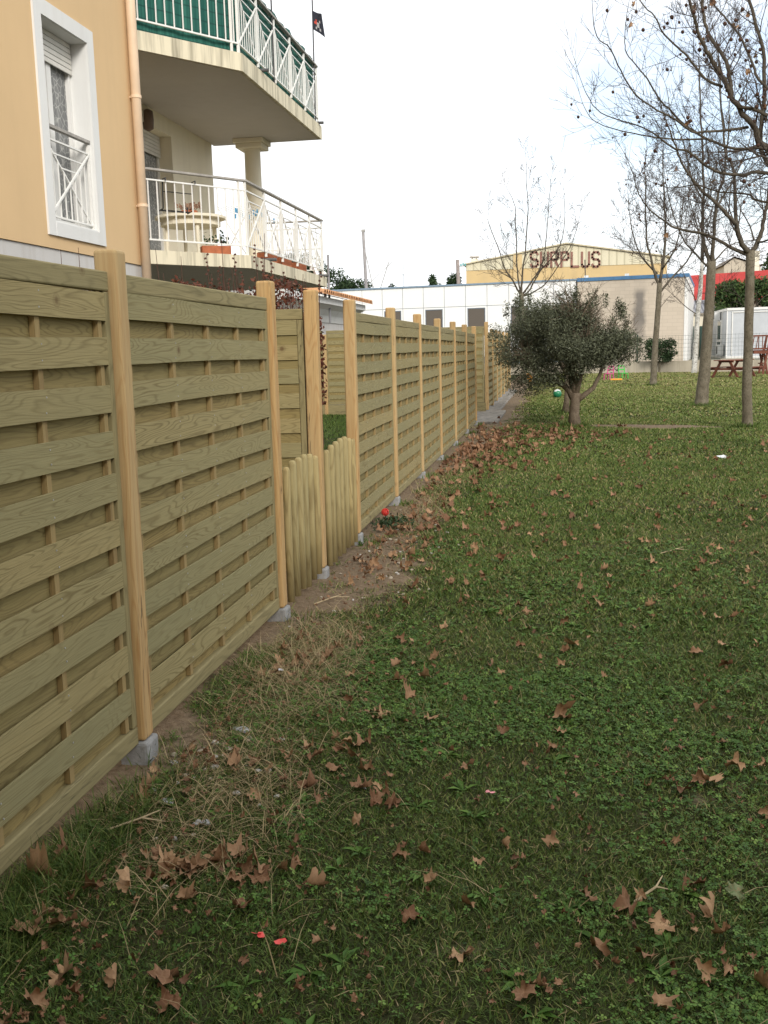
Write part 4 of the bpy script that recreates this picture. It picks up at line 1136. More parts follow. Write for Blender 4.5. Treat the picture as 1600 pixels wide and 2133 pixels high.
# ------------------------------------------------------------------ trees
def rdir(rng): 
    z = rng.uniform(-1, 1); a = rng.uniform(0, 6.2832); r = math.sqrt(1 - z * z); return Vector((r * math.cos(a), r * math.sin(a), z))
def grow(mb, p, d, L, r, lev, rng, rmin, up=.10, ends=None, nch=5, jit=.16, spread=(.55, 1.0)):
    n = max(3, int(L / .16)); n = min(n, 12); st = L / n
    pts, rad, dirs = [p.copy()], [r], [d.copy()]
    for i in range(n):
        d = (d + rdir(rng) * jit + Vector((0, 0, up))).normalized(); p = p + d * st
        pts.append(p.copy()); rad.append(max(rmin * .7, r * (1 - .72 * (i + 1) / n))); dirs.append(d.copy())
    mb.tube(pts, rad, 6 if r > .03 else (4 if r > .012 else 3), cap=False)
    if ends is not None and lev <= 1: ends.append((pts[-1], pts[n // 2]))
    if lev <= 0: return
    k = max(3, int(nch * 1.3 * rng.uniform(.75, 1.25)))
    for j in range(k):
        t = .18 + .78 * (j + rng.random()) / k; i = min(n - 1, int(t * n)); q = pts[i].lerp(pts[i + 1], t * n - i)
        ax = dirs[i].cross(rdir(rng)); 
        if ax.length < .05: continue
        cd_ = Matrix.Rotation(rng.uniform(*spread), 3, ax.normalized()) @ dirs[i]
        grow(mb, q, cd_, L * rng.uniform(.34, .6) * (1.15 - .5 * t), max(rmin, rad[i] * rng.uniform(.42, .62)), lev - 1, rng, rmin, up * 1.1, ends, nch, jit * 1.1, spread)
def limb(mb, mbt, pts, r0, r1, rng, rmin, lev, ends, every=.5, Lc=1.0, nch=5, up=.10, sides=8, t0=.12):
    """a main limb along given points, with side branches grown from it"""
    # smooth resample
    P = [Vector(p) for p in pts]; out = []
    for i in range(len(P) - 1):
        a, b, c, d = P[max(i - 1, 0)], P[i], P[i + 1], P[min(i + 2, len(P) - 1)]
        for k in range(4):
            t = k / 4; out.append(.5 * ((2 * b) + (c - a) * t + (2 * a - 5 * b + 4 * c - d) * t * t + (3 * b - a - 3 * c + d) * t ** 3))
    out.append(P[-1]); n = len(out)
    jit = [o + rdir(rng) * r0 * .25 for o in out]; jit[0] = out[0]
    rad = [r0 + (r1 - r0) * (i / (n - 1)) ** .8 for i in range(n)]
    mb.tube(jit, rad, sides)
    Ls = [0.0]
    for a, b in zip(jit[:-1], jit[1:]): Ls.append(Ls[-1] + (b - a).length)
    tot = Ls[-1]; s = tot * t0
    while s < tot:
        i = max(j for j in range(n - 1) if Ls[j] <= s); q = jit[i].lerp(jit[i + 1], (s - Ls[i]) / max(1e-6, Ls[i + 1] - Ls[i]))
        dr = (jit[i + 1] - jit[i]).normalized(); ax = dr.cross(rdir(rng))
        if ax.length > .1:
            d = Matrix.Rotation(rng.uniform(.6, 1.1), 3, ax.normalized()) @ dr
            f = 1.1 - .6 * s / tot
            grow(mbt, q, d, Lc * f * rng.uniform(.6, 1.25), max(rmin, rad[i] * .42), lev, rng, rmin, up, ends, nch)
        s += every * .46 * rng.uniform(.6, 1.4)
    grow(mbt, jit[-1], (jit[-1] - jit[-2]).normalized(), Lc * .8, max(rmin, r1), lev, rng, rmin, up, ends, nch)

def seed_ball_mesh(r=.018):
    import bmesh
    me = bpy.data.meshes.new('seed_ball'); bm = bmesh.new(); bmesh.ops.create_icosphere(bm, subdivisions=2, radius=r)
    rr = random.Random(2)
    for v in bm.verts: v.co *= rr.uniform(.88, 1.1)
    top = Vector((0, 0, r * .9))
    for k in range(3):
        a = k * 2.094; bm.verts.new(top + Vector((.0012 * math.cos(a), .0012 * math.sin(a), 0)))
        bm.verts.new(top + Vector((.0012 * math.cos(a), .0012 * math.sin(a), .07)))
    bm.verts.ensure_lookup_table(); V = bm.verts[-6:]
    for k in range(3): bm.faces.new((V[2 * k], V[(2 * k + 2) % 6], V[(2 * k + 3) % 6], V[2 * k + 1]))
    bm.to_mesh(me); bm.free(); me.materials.append(m_ballseed); return me
BALL = seed_ball_mesh()
def balls(root, ends, n, rng, ok=None, big=1.0):
    E = [e for pair in ends for e in pair if (ok is None or ok(e))]
    rng.shuffle(E)
    for e in E[:n]:
        b = bpy.data.objects.new('seed_ball', BALL); COL.objects.link(b); b.parent = root
        b.location = e - Vector(root.location) - Vector((0, 0, .09)); s = big * rng.uniform(.75, 1.15); b.scale = (s, s, s)
def inview(e):
    c = CX @ (np.array(e) - [0, 0, EYE])
    if c[2] > -1: return False
    u, v = 800 - 2100 * c[0] / c[2], 1066.5 + 2100 * c[1] / c[2]
    return -40 < u < 1640 and -60 < v < 2180
def PXs(lst, y0, y1=None, rng=None):
    y1 = y0 if y1 is None else y1; n = len(lst)
    return [atY(px, py, y0 + (y1 - y0) * i / (n - 1)) for i, (px, py) in enumerate(lst)]
def finish(root, mb, ml, mbt, bark_m=None, twig_m=None):
    for b in (mb, ml, mbt): b.v = [tuple(Vector(v) - Vector(root.location)) for v in b.v]
    mb.build('trunk', bark_m or m_bark, root, smooth=True); ml.build('limbs', m_limb, root, smooth=True); mbt.build('crown', twig_m or m_twig, root, smooth=True)
def trunk(mb, pts, rad, rng, flare=1.5):
    P = [Vector(p) for p in pts]; P[0].z = -.05
    pp, rr = [], []
    for i in range(len(P) - 1):
        for k in range(4):
            t = k / 4; pp.append(P[i].lerp(P[i + 1], t) + rdir(rng) * rad[i] * .05); rr.append(rad[i] + (rad[i + 1] - rad[i]) * t)
    pp.append(P[-1]); rr.append(rad[-1])
    pp.insert(1, pp[0].lerp(pp[1], .25)); rr.insert(1, rr[0] * 1.08); rr[0] *= flare
    mb.tube(pp, rr, 12)

def dead_leaf_twigs(root, ends, n, rng):
    E = [pair[1] for pair in ends if inview(pair[1]) and inview(Vector(pair[1]) - Vector((.9, 0, 0)))]; rng.shuffle(E)
    for e in E[:n]:
        b = bpy.data.objects.new('dead_leaf', LEAVES[rng.randrange(len(LEAVES))]); COL.objects.link(b); b.parent = root
        b.location = e - Vector(root.location) - Vector((0, 0, .04)); b.rotation_euler = (rng.uniform(.9, 2.2), rng.uniform(-.6, .6), rng.uniform(0, 6.3)); s = rng.uniform(.75, 1.1); b.scale = (s, s, s)

# dead plane leaves: lobed, curled
def leaf_mesh(seed, size=.125):
    r = random.Random(seed)
    base = [(-90, .22), (-66, .52), (-50, .68), (-36, .58), (-14, .70), (2, .90), (14, .74), (28, .62), (42, .76), (54, .94), (66, .80), (75, .72), (82, .84), (90, 1.04)]
    pts = [(a, q) for a, q in base] + [(180 - a, q) for a, q in reversed(base[1:-1])]
    pts = [(math.radians(a + r.uniform(-3, 3)), q * r.uniform(.76, 1.12)) for a, q in pts]
    k1, k2, k3, ph = r.choice((r.uniform(.15, .5), r.uniform(.6, 1.5))), r.uniform(-.6, .7), r.uniform(.05, .40), r.uniform(0, 6.28)
    fold = r.random() < .65; fx = r.uniform(-.25, .25); fk = r.uniform(.8, 1.6)
    sxx = r.uniform(.72, 1.0)
    ca = r.uniform(0, math.pi)
    vs = [(0, 0, 0)]; rings = (.35, .7, 1.0); n = len(pts)
    for f in rings:
        for a, q in pts:
            x, y = math.cos(a) * q * f * sxx, math.sin(a) * q * f + .12
            w = x * math.cos(ca) + y * math.sin(ca)
            z = k1 * w * w + k2 * x * y * .6 + k3 * f * f * math.sin(3 * a + ph) * .8 + (.16 * math.sin(7 * a + ph) if f == 1.0 else 0)
            if fold and x > fx:
                th = min(2.2, (x - fx) * fk * 1.6); z += math.sin(th) * (x - fx) * .9; x = fx + (x - fx) * math.cos(th)
            vs.append((x, y, z))
    vs[0] = (0, .12, 0)
    zs = min(v[2] for v in vs)
    vs = [(x * size * .5, y * size * .5, (z - zs * .5) * size * .5) for x, y, z in vs]
    fs = [(0, 1 + i, 1 + (i + 1) % n) for i in range(n)]
    for k in range(2):
        o = 1 + k * n; fs += [(o + i, o + n + i, o + n + (i + 1) % n, o + (i + 1) % n) for i in range(n)]
    # stalk
    b = len(vs); s = size * .5
    vs += [(-.02 * s, -.05 * s, 0), (.02 * s, -.05 * s, 0), (.03 * s, -.62 * s, .15 * s), (0, -.62 * s, .15 * s)]; fs.append((b, b + 1, b + 2, b + 3))
    me = bpy.data.meshes.new('plane_leaf'); me.from_pydata(vs, [], fs); me.materials.append(m_dead); me.polygons.foreach_set('use_smooth', [True] * len(fs)); me.update(); return me
LEAVES = [leaf_mesh(100 + i) for i in range(14)]

def tree_near():
    rng = random.Random(21); root = empty('plane_tree', (4.35, 12.6, 0)); tag(root, 'near plane tree reaching in from the right edge with thick limbs and seed balls', 'tree')
    mb, ml, mt, ends = MB(), MB(), MB(), []
    k = (4.35, 12.6)
    trunk(mb, [(k[0], k[1], 0), (k[0] - .02, k[1], 1.6), (k[0] - .03, k[1], 3.1)], [.17, .135, .12], rng)
    fork = Vector((k[0] - .03, k[1], 3.05))
    def L(px, y0, y1, r0, r1, lev=2, every=.33, Lc=.85, pre=True, **kw):
        P = PXs(px, y0, y1)
        if pre: P = [fork, fork.lerp(P[0], .5) + Vector((.06, 0, -.05))] + P
        limb(ml, mt, P, r0 * .66, r1 * .8, rng, .0026, lev, ends, every, Lc, **kw)
    L([(1600, 307), (1574, 270), (1547, 236), (1524, 200), (1503, 157), (1482, 123), (1463, 87), (1445, 39), (1428, -50)], 12.6, 12.0, .070, .018)
    L([(1524, 200), (1520, 160), (1508, 118), (1482, 84), (1469, 47), (1462, 0), (1456, -60)], 12.45, 12.8, .040, .018, pre=False)
    L([(1600, 241), (1568, 226), (1537, 222), (1526, 205)], 12.4, 12.4, .035, .02, pre=False, lev=1)
    L([(1558, 265), (1521, 270), (1479, 274), (1442, 274), (1408, 249), (1358, 223), (1322, 194), (1293, 147), (1272, 102), (1243, 76), (1235, 34)], 12.6, 11.4, .026, .005, lev=1, pre=False)
    L([(1600, 312), (1561, 310), (1519, 307), (1474, 289), (1432, 265), (1398, 231), (1374, 207), (1348, 163), (1330, 142), (1306, 110), (1301, 79), (1306, 31)], 12.5, 13.2, .034, .005, lev=1)
    L([(1600, 360), (1547, 364), (1500, 360), (1466, 341), (1432, 314), (1406, 310), (1374, 286), (1337, 265), (1285, 249), (1243, 228), (1219, 189)], 12.5, 11.8, .038, .005, lev=1)
    L([(1474, 289), (1424, 291), (1364, 286), (1322, 278), (1267, 265), (1232, 247), (1214, 215)], 12.5, 12.9, .018, .004, lev=1, pre=False)
    L([(1505, 181), (1469, 163), (1432, 118), (1406, 94), (1380, 66), (1364, 34), (1335, 5), (1320, -40)], 12.4, 11.9, .026, .006, lev=1, pre=False)
    L([(1600, 184), (1568, 131), (1540, 73), (1508, 34), (1482, 0), (1460, -60)], 12.5, 13.4, .030, .010, lev=2)
    L([(1598, 340), (1592, 200), (1588, 100), (1560, 0), (1548, -70)], 12.6, 13.0, .05, .02, lev=1)
    L([(1592, 420), (1560, 405), (1500, 400), (1450, 385), (1400, 392), (1360, 380)], 12.7, 13.5, .028, .005, lev=1)
    finish(root, mb, ml, mt); balls(root, ends, 98, rng, inview, 1.1); dead_leaf_twigs(root, ends, 16, rng)
tree_near()
def tree_right():
    rng = random.Random(22); b = atZ(1557, 890); root = empty('plane_tree', (b.x, b.y, 0)); tag(root, 'right hand plane tree of the lawn row with a grey trunk forking low', 'tree')
    mb, ml, mt, ends = MB(), MB(), MB(), []; y = b.y
    trunk(mb, PXs([(1557, 893), (1556, 800), (1559, 700), (1562, 600), (1563, 522)], y), [.092, .085, .080, .078, .076], rng, 1.45)
    def L(px, y0, y1, r0, r1, lev=2, every=.42, Lc=.95, **kw): limb(ml, mt, PXs(px, y0, y1), r0 * .74, r1 * .8, rng, .0034, lev, ends, every, Lc, **kw)
    L([(1562, 528), (1546, 508), (1534, 469), (1527, 459), (1499, 431), (1463, 397), (1439, 371), (1420, 337), (1410, 315), (1396, 270)], y, y - 1.0, .070, .014)
    L([(1558, 530), (1525, 516), (1491, 497), (1461, 485), (1429, 480), (1401, 472), (1381, 459), (1352, 435), (1332, 405), (1318, 360)], y, y - .4, .048, .010)
    L([(1534, 469), (1532, 431), (1530, 375), (1525, 343), (1512, 319), (1505, 250), (1500, 180), (1494, 90)], y, y + .6, .050, .014)
    L([(1566, 527), (1581, 499), (1589, 469), (1594, 441), (1600, 412), (1610, 330), (1622, 230), (1626, 120)], y, y + .3, .062, .018)
    L([(1570, 500), (1562, 470), (1545, 440), (1535, 410)], y, y + .8, .022, .008, lev=1)
    L([(1580, 505), (1600, 500), (1640, 480)], y, y - .4, .03, .012, lev=1)
    L([(1555, 645), (1545, 622), (1530, 612)], y, y - .2, .008, .004, lev=1, Lc=.35)
    L([(1572, 640), (1590, 620), (1606, 610)], y, y + .2, .009, .004, lev=1, Lc=.4)
    finish(root, mb, ml, mt); balls(root, ends, 70, rng, inview, 1.0); dead_leaf_twigs(root, ends, 6, rng)
tree_right()
def tree_middle():
    rng = random.Random(23); b = atZ(1460, 847); root = empty('plane_tree', (b.x, b.y, 0)); tag(root, 'leaning grey plane tree in front of the picnic table, second in the row', 'tree')
    mb, ml, mt, ends = MB(), MB(), MB(), []; y = b.y
    trunk(mb, PXs([(1460, 850), (1469, 760), (1476, 660), (1480, 600), (1482, 545)], y), [.160, .132, .120, .110, .104], rng, 1.35)
    def L(px, y0, y1, r0, r1, lev=2, every=.5, Lc=1.15, **kw): limb(ml, mt, PXs(px, y0, y1), r0 * .74, r1 * .8, rng, .0048, lev, ends, every, Lc, **kw)
    L([(1481, 550), (1470, 520), (1464, 490), (1464, 440), (1465, 380), (1462, 300), (1458, 200), (1455, 120)], y, y + .5, .075, .016)
    L([(1484, 550), (1486, 500), (1490, 450), (1497, 400), (1508, 370), (1515, 300), (1520, 240)], y, y - .6, .070, .016)
    L([(1488, 545), (1510, 520), (1535, 505), (1575, 500)], y, y + 1, .03, .010, lev=2)
    L([(1478, 560), (1450, 530), (1425, 500), (1400, 440), (1385, 370)], y, y - 1.2, .035, .010)
    L([(1466, 420), (1440, 370), (1425, 300), (1400, 240), (1390, 190)], y, y + 1.0, .03, .010)
    L([(1494, 430), (1530, 370), (1560, 300), (1575, 220)], y, y + 1.0, .03, .010)
    L([(1482, 612), (1500, 600), (1515, 590)], y, y - .3, .012, .005, lev=1, Lc=.6)
    finish(root, mb, ml, mt); balls(root, ends, 60, rng, inview, 1.1)
tree_middle()
def tree_far():
    rng = random.Random(24); b = atZ(1360, 803); root = empty('plane_tree', (b.x, b.y, 0)); tag(root, 'third plane tree in the row, standing before the stained beige wall', 'tree')
    mb, ml, mt, ends = MB(), MB(), MB(), []; y = b.y
    trunk(mb, PXs([(1360, 805), (1365, 720), (1371, 640), (1374, 590)], y), [.125, .108, .098, .092], rng, 1.5)
    def L(px, y0, y1, r0, r1, lev=2, every=.7, Lc=1.5, **kw): limb(ml, mt, PXs(px, y0, y1), r0 * .74, r1 * .8, rng, .0065, lev, ends, every, Lc, **kw)
    L([(1373, 594), (1362, 565), (1354, 530), (1347, 500), (1345, 440), (1345, 390), (1343, 340)], y, y - .6, .075, .02)
    L([(1375, 590), (1383, 530), (1386, 480), (1384, 420), (1381, 360), (1380, 310)], y, y + .5, .08, .02)
    L([(1376, 608), (1400, 578), (1430, 545), (1452, 505), (1462, 450)], y, y + .8, .06, .018)
    L([(1370, 570), (1340, 540), (1322, 500), (1312, 450), (1308, 400)], y, y + .6, .045, .015)
    L([(1380, 560), (1405, 520), (1418, 470), (1424, 410)], y, y - .8, .05, .015)
    L([(1376, 640), (1390, 622), (1400, 612)], y, y, .015, .008, lev=1, Lc=.5)
    finish(root, mb, ml, mt); balls(root, ends, 30, rng, inview, 1.3)
tree_far()
def tree_lone():
    rng = random.Random(25); y = 43.0; b = atZ(1092, 790); root = empty('plane_tree', (atY(1092, 700, y).x, y, 0)); tag(root, 'lone bare plane tree rising behind the olive crown in front of SURPLUS', 'tree')
    mb, ml, mt, ends = MB(), MB(), MB(), []
    P = PXs([(1092, 790), (1090, 700), (1088, 650), (1086, 610)], y); trunk(mb, P, [.12, .108, .10, .095], rng)
    def L(px, y0, y1, r0, r1, lev=2, every=.9, Lc=1.25, **kw): limb(ml, mt, PXs(px, y0, y1), r0 * .74, r1 * .8, rng, .0065, lev, ends, every, Lc, nch=4, **kw)
    L([(1085, 614), (1078, 603), (1066, 580), (1050, 556), (1040, 521), (1021, 474), (1017, 458)], y, y - .8, .065, .012)
    L([(1085, 612), (1082, 596), (1077, 556), (1076, 499), (1074, 466), (1073, 430), (1061, 401)], y, y + .6, .055, .012)
    L([(1086, 611), (1087, 588), (1090, 556), (1095, 523), (1098, 466), (1100, 426), (1097, 385), (1096, 338)], y, y, .065, .010)
    L([(1089, 612), (1110, 583), (1130, 547), (1137, 504), (1142, 442), (1147, 385)], y, y - .6, .055, .012)
    L([(1089, 613), (1100, 609), (1126, 564), (1152, 534), (1170, 502), (1177, 450), (1175, 404)], y, y + .8, .055, .012)
    L([(1090, 616), (1104, 612), (1134, 593), (1162, 556), (1191, 507), (1206, 458)], y, y - .5, .05, .012)
    L([(1066, 580), (1045, 568), (1025, 555), (1012, 551)], y, y + .3, .03, .010, lev=1)
    finish(root, mb, ml, mt)
tree_lone()
def birch():
    rng = random.Random(26); y = 52.4; root = empty('birch_tree', (atY(1446, 777, y).x, y, 0)); tag(root, 'white barked birch beside the far low wall', 'tree')
    mb, ml, mt, ends = MB(), MB(), MB(), []
    trunk(mb, PXs([(1446, 780), (1449, 720), (1453, 660), (1459, 600), (1463, 545)], y), [.135, .125, .115, .105, .085], rng, 1.3)
    L0 = PXs([(1463, 546), (1464, 470), (1465, 400), (1466, 350)], y); ml.tube(L0, [.083, .06, .035, .015], 8)
    def L(px, y0, y1, r0, r1, lev=2, every=.8, Lc=1.3, **kw): limb(ml, mt, PXs(px, y0, y1), r0 * .74, r1 * .8, rng, .0075, lev, ends, every, Lc, up=.02, **kw)
    L([(1452, 655), (1430, 640), (1400, 612), (1385, 600)], y, y - .6, .035, .012); L([(1455, 640), (1438, 600), (1420, 560), (1408, 520)], y, y + .8, .04, .012)
    L([(1461, 570), (1480, 530), (1490, 470), (1496, 420)], y, y - .8, .04, .012); L([(1464, 500), (1445, 450), (1436, 400), (1432, 350)], y, y + .5, .035, .012); L([(1464, 450), (1480, 400), (1486, 350)], y, y + .5, .03, .012)
    finish(root, mb, ml, mt, m_birch)
birch()

# leaf clouds: many small leaves through a lumpy volume
def leaf_cloud(name, mat, parent, n, sampler, lw, ll, rng, tint=None):
    P = sampler(n); n = len(P)
    q = rng.normal(size=(n, 4)); q /= np.linalg.norm(q, axis=1)[:, None]
    w, x, y, z = q.T
    ux = np.stack([1 - 2 * (y * y + z * z), 2 * (x * y + z * w), 2 * (x * z - y * w)], 1)
    uy = np.stack([2 * (x * y - z * w), 1 - 2 * (x * x + z * z), 2 * (y * z + x * w)], 1)
    s = rng.uniform(.7, 1.3, n)[:, None]
    a, b = ux * ll * s / 2, uy * lw * s / 2
    V = np.stack([P - a, P + b - a * .1, P + a, P - b - a * .1], 1).reshape(-1, 3)
    T = np.repeat(np.clip(rng.normal(.45, .22, n), 0, 1) if tint is None else tint(P), 4)
    return mesh_np(name, V, np.arange(n * 4).reshape(n, 4), mat, T, parent)
def blob_sampler(blobs, rng, shell=.55):
    """blobs: (centre, radii); denser towards each blob's outside"""
    vol = np.array([b[1][0] * b[1][1] * b[1][2] for b in blobs]) ** .75; vol /= vol.sum()
    def f(n):
        k = rng.choice(len(blobs), n, p=vol); d = rng.normal(size=(n, 3)); d /= np.linalg.norm(d, axis=1)[:, None]
        r = (shell + (1 - shell) * rng.random(n) ** .6) * (1 + .10 * rng.normal(size=n))
        C = np.array([b[0] for b in blobs])[k]; Rr = np.array([b[1] for b in blobs])[k]
        return C + d * Rr * r[:, None]
    return f
def olive(label, bx, by, seed, sx, top, low, trunkpts, limbs, nleaf, squash=1.0, tk=1.0):
    rng = random.Random(seed); nr = np.random.RandomState(seed)
    root = empty('olive_tree', (bx, by, 0)); tag(root, label, 'tree')
    mb = MB(); loc = lambda p: Vector(p) - root.location
    mb.tube([(.0, 0, -.05)] + [loc(p) for p in trunkpts[1:]], [q * tk for q in (.150, .100, .095, .102, .09)][:len(trunkpts)], 12)
    tips = []
    for P, r in limbs:
        q = [loc(p) for p in P]; mb.tube(q, [r * (1 - .55 * i / (len(q) - 1)) for i in range(len(q))], 8); tips.append(q[-1])
    mt = MB()
    for _ in range(9):
        for t in tips:
            d = (t.normalized() + rdir(rng) * .9 + Vector((0, 0, .5))).normalized()
            grow(mt, t, d, rng.uniform(.5, 1.0), .018, 2, rng, .003, .03, None, 5)
    mb.build('trunk', m_olivebark, root, smooth=True); 
    blobs = []
    for _ in range(62):
        while True:
            u = nr.uniform(-1, 1, 3)
            if .12 < (u ** 2).sum() < 1: break
        c = np.array([u[0] * sx * .80, u[1] * sx * .72 * squash, (top + low) / 2 + u[2] * (top - low) / 2 * .82])
        c[0] -= .24; c[2] += .10 * math.sin(u[0] * 4.2) * (u[2] < 0); c[2] += .20 * max(0, .45 - abs(u[0] - .12)) * (u[2] < -.2)
        rr = nr.uniform(.16, .40); blobs.append((c, (rr * 1.15, rr, rr * nr.uniform(.7, 1.0))))
    for _ in range(46):
        a = nr.uniform(0, 6.28); e = nr.uniform(-.3, 1.2); c = np.array([math.cos(a) * math.cos(e) * sx * .95 - .26, math.sin(a) * math.cos(e) * sx * .85, (top + low) / 2 + math.sin(e) * (top - low) * .52])
        blobs.append((c, (.09, .09, .20)))
    cr_ = leaf_cloud('crown', m_olive, root, nleaf, blob_sampler(blobs, nr, .15), .0165, .056, nr)
    mt.build('twigs', m_olivebark, cr_)
ob = atZ(1197, 888)
Yo = ob.y
tp = PXs([(1197, 888), (1196, 862), (1198, 838), (1199, 818)], Yo)
lm = [([tp[2]] + PXs([(1185, 812), (1165, 796), (1140, 782), (1110, 768)], Yo, Yo - .25), .07), ([tp[3]] + PXs([(1192, 800), (1188, 770), (1180, 730)], Yo, Yo + .3), .075),
      ([tp[3]] + PXs([(1205, 795), (1212, 770), (1222, 720)], Yo, Yo - .2), .075), ([tp[2]] + PXs([(1218, 822), (1236, 808), (1250, 780), (1262, 740)], Yo, Yo + .2), .06), ([tp[3]] + PXs([(1197, 790), (1200, 750), (1195, 690)], Yo, Yo - .5), .05)]
olive('round grey green olive tree on a short forked trunk, the nearer of the two', ob.x, Yo, 31, 1.52, 2.50, .58, tp, lm, 62000)
o2 = atZ(1182, 862); Y2 = o2.y
tp2 = PXs([(1181, 862), (1181, 830), (1182, 800), (1180, 775)], Y2); lm2 = [([tp2[3]] + PXs([(1165, 750), (1150, 720)], Y2), .07), ([tp2[3]] + PXs([(1195, 745), (1215, 710)], Y2), .07), ([tp2[3]] + PXs([(1180, 740), (1178, 700)], Y2), .07)]
olive('second olive tree hidden behind the nearer one, only its pale trunk clear', o2.x - .05, Y2, 32, 1.30, 2.45, 1.0, tp2, lm2, 20000, tk=.62)
def conifer(label, x, y, r, h, seed, n=5000, group=None, mat=None, z0=.5, cat='tree', name='conifer_tree', lw=.10, ll=.32):
    nr = np.random.RandomState(seed); root = empty(name, (x, y, z0)); tag(root, label, cat, group)
    MB().tube([(0, 0, 0), (0, 0, h * .8)], [r * .10, r * .03], 7).build('trunk', m_bark, root)
    blobs = []
    for _ in range(40):
        t = nr.random() ** .8; a = nr.uniform(0, 6.28); q = r * (1.02 - t * .75) * nr.uniform(.35, .95)
        blobs.append((np.array([q * math.cos(a), q * math.sin(a), h * (.12 + .86 * t)]), (r * .30, r * .30, h * .10)))
    leaf_cloud('crown', mat or m_conifer, root, n, blob_sampler(blobs, nr, .3), lw, ll, nr)
cl_ = ['dark conifer between the leaning trunk and the red roof', 'dense dark conifer over the portable cabin roof', 'broad dark conifer behind the rightmost trunk', 'dark conifer at the right edge, below the red roof']
for i, (x, r, h) in enumerate(((11.7, 1.9, 4.9), (13.4, 2.1, 5.3), (15.2, 2.0, 4.9), (17.2, 2.3, 5.3))):
    conifer(cl_[i], x, 72.6 - .1 * i, r, h, 40 + i, 6500, 'conifers behind the portable cabin')
q = atY(1596, 560, 98); conifer('dark pine crown far off beside the distant chimney at the right edge', q.x + .9, 98, 2.0, 9.2, 50, 3000, lw=.16, ll=.5)
for i, (px, top, y, r) in enumerate(((690, 566, 88, 3.2), (655, 548, 92, 3.4), (622, 540, 94, 3.6), (725, 586, 90, 2.6), (752, 592, 96, 2.4), (905, 578, 88, 1.1), (945, 574, 90, 1.2), (818, 597, 90, .9))):
    q = atY(px, top, y)
    lab = ['dark tree just past the end of the lower balcony', 'dark tree half behind the lower balcony railing end', 'dark tree behind the terracotta planters', 'low dark tree above the clay tile eave', 'low dark tree at the foot of the tall mast', 'small bushy tree above the white roof, left of the utility pole', 'small bushy tree right at the utility pole', 'tiny tree top over the white roof near the whip antenna'][i]
    conifer(lab, q.x, y, r, q.z - .5, 60 + i, 6000, 'far trees on the skyline', m_shrub, name='distant_tree', lw=.12, ll=.22)
def shrub():
    nr = np.random.RandomState(71); root = empty('shrub', (5.55, 54.4, 0)); tag(root, 'rounded dark green bush in front of the wire fence and low wall', 'bush')
    x0 = atY(1374, 740, 54.4).x; root.location.x = x0
    m = MB(); rr = random.Random(5)
    for _ in range(10): grow(m, Vector((0, 0, .5)), (rdir(rr) + Vector((0, 0, 1))).normalized(), .9, .02, 1, rr, .006, .05)
    m.tube([(0, 0, -.05), (0, 0, .55)], .06, 7); m.build('stems', m_bark, root)
    blobs = [(np.array([nr.uniform(-.62, .62), nr.uniform(-.4, .4), nr.uniform(.75, 1.55)]), (.32, .3, .28)) for _ in range(26)]
    leaf_cloud('foliage', m_shrub, root, 5000, blob_sampler(blobs, nr, .3), .05, .10, nr)
shrub()
def hedge():
    nr = np.random.RandomState(81); root = empty('hedge', (-3, 7.70, 0)); tag(root, 'red brown leaved hedge with thin upright stems behind the slat fence', 'hedge')
    rr = random.Random(8); m = MB()
    X0, X1 = -1.91 + 3, -5.6 + 3
    for _ in range(170):
        x, y = rr.uniform(X1, X0), rr.uniform(-.38, .38); h = rr.uniform(1.9, 2.18) + (.25 if rr.random() < .10 else 0)
        m.tube([(x, y, 0), (x + rr.uniform(-.06, .06), y, h * .6), (x + rr.uniform(-.09, .09), y, h)], [.008, .005, .0022], 3)
    for (px, py) in ((392, 520), (420, 548), (452, 520), (498, 500), (515, 528), (534, 540), (470, 560), (560, 560), (640, 560), (402, 575), (440, 575), (545, 575), (575, 580)):
        t = atY(px, py, 7.3) - root.location; m.tube([(t.x + rr.uniform(-.12, .12), 0, .8), (t.x + rr.uniform(-.03, .05), 0, 1.6), (t.x, 0, t.z)], [.008, .005, .002], 3)
        for k in range(6): m.box((t.x + rr.uniform(-.012, .012), 0, t.z - .03 * k), (.016, .006, .014), R=Matrix.Rotation(rr.uniform(-1, 1), 3, 'Y'))
    m.build('stems', plain('hedge stems', (.10, .045, .032), .85, .25), root)
    def samp(n):
        x = nr.uniform(X1, X0 - .0, n); y = nr.uniform(-.42, .42, n); z = .15 + 1.92 * nr.random(n) ** .75 + .06 * np.sin(x * 9)
        edge = (nr.random(n) < .15); x = np.where(edge, X0 + nr.uniform(-.10, .07, n), x); z = np.where(edge, nr.uniform(1.12, 1.82, n), z); return np.stack([x, y, z], 1)
    leaf_cloud("foliage", m_redleaf, root, 26000, samp, .020, .040, nr)
hedge()

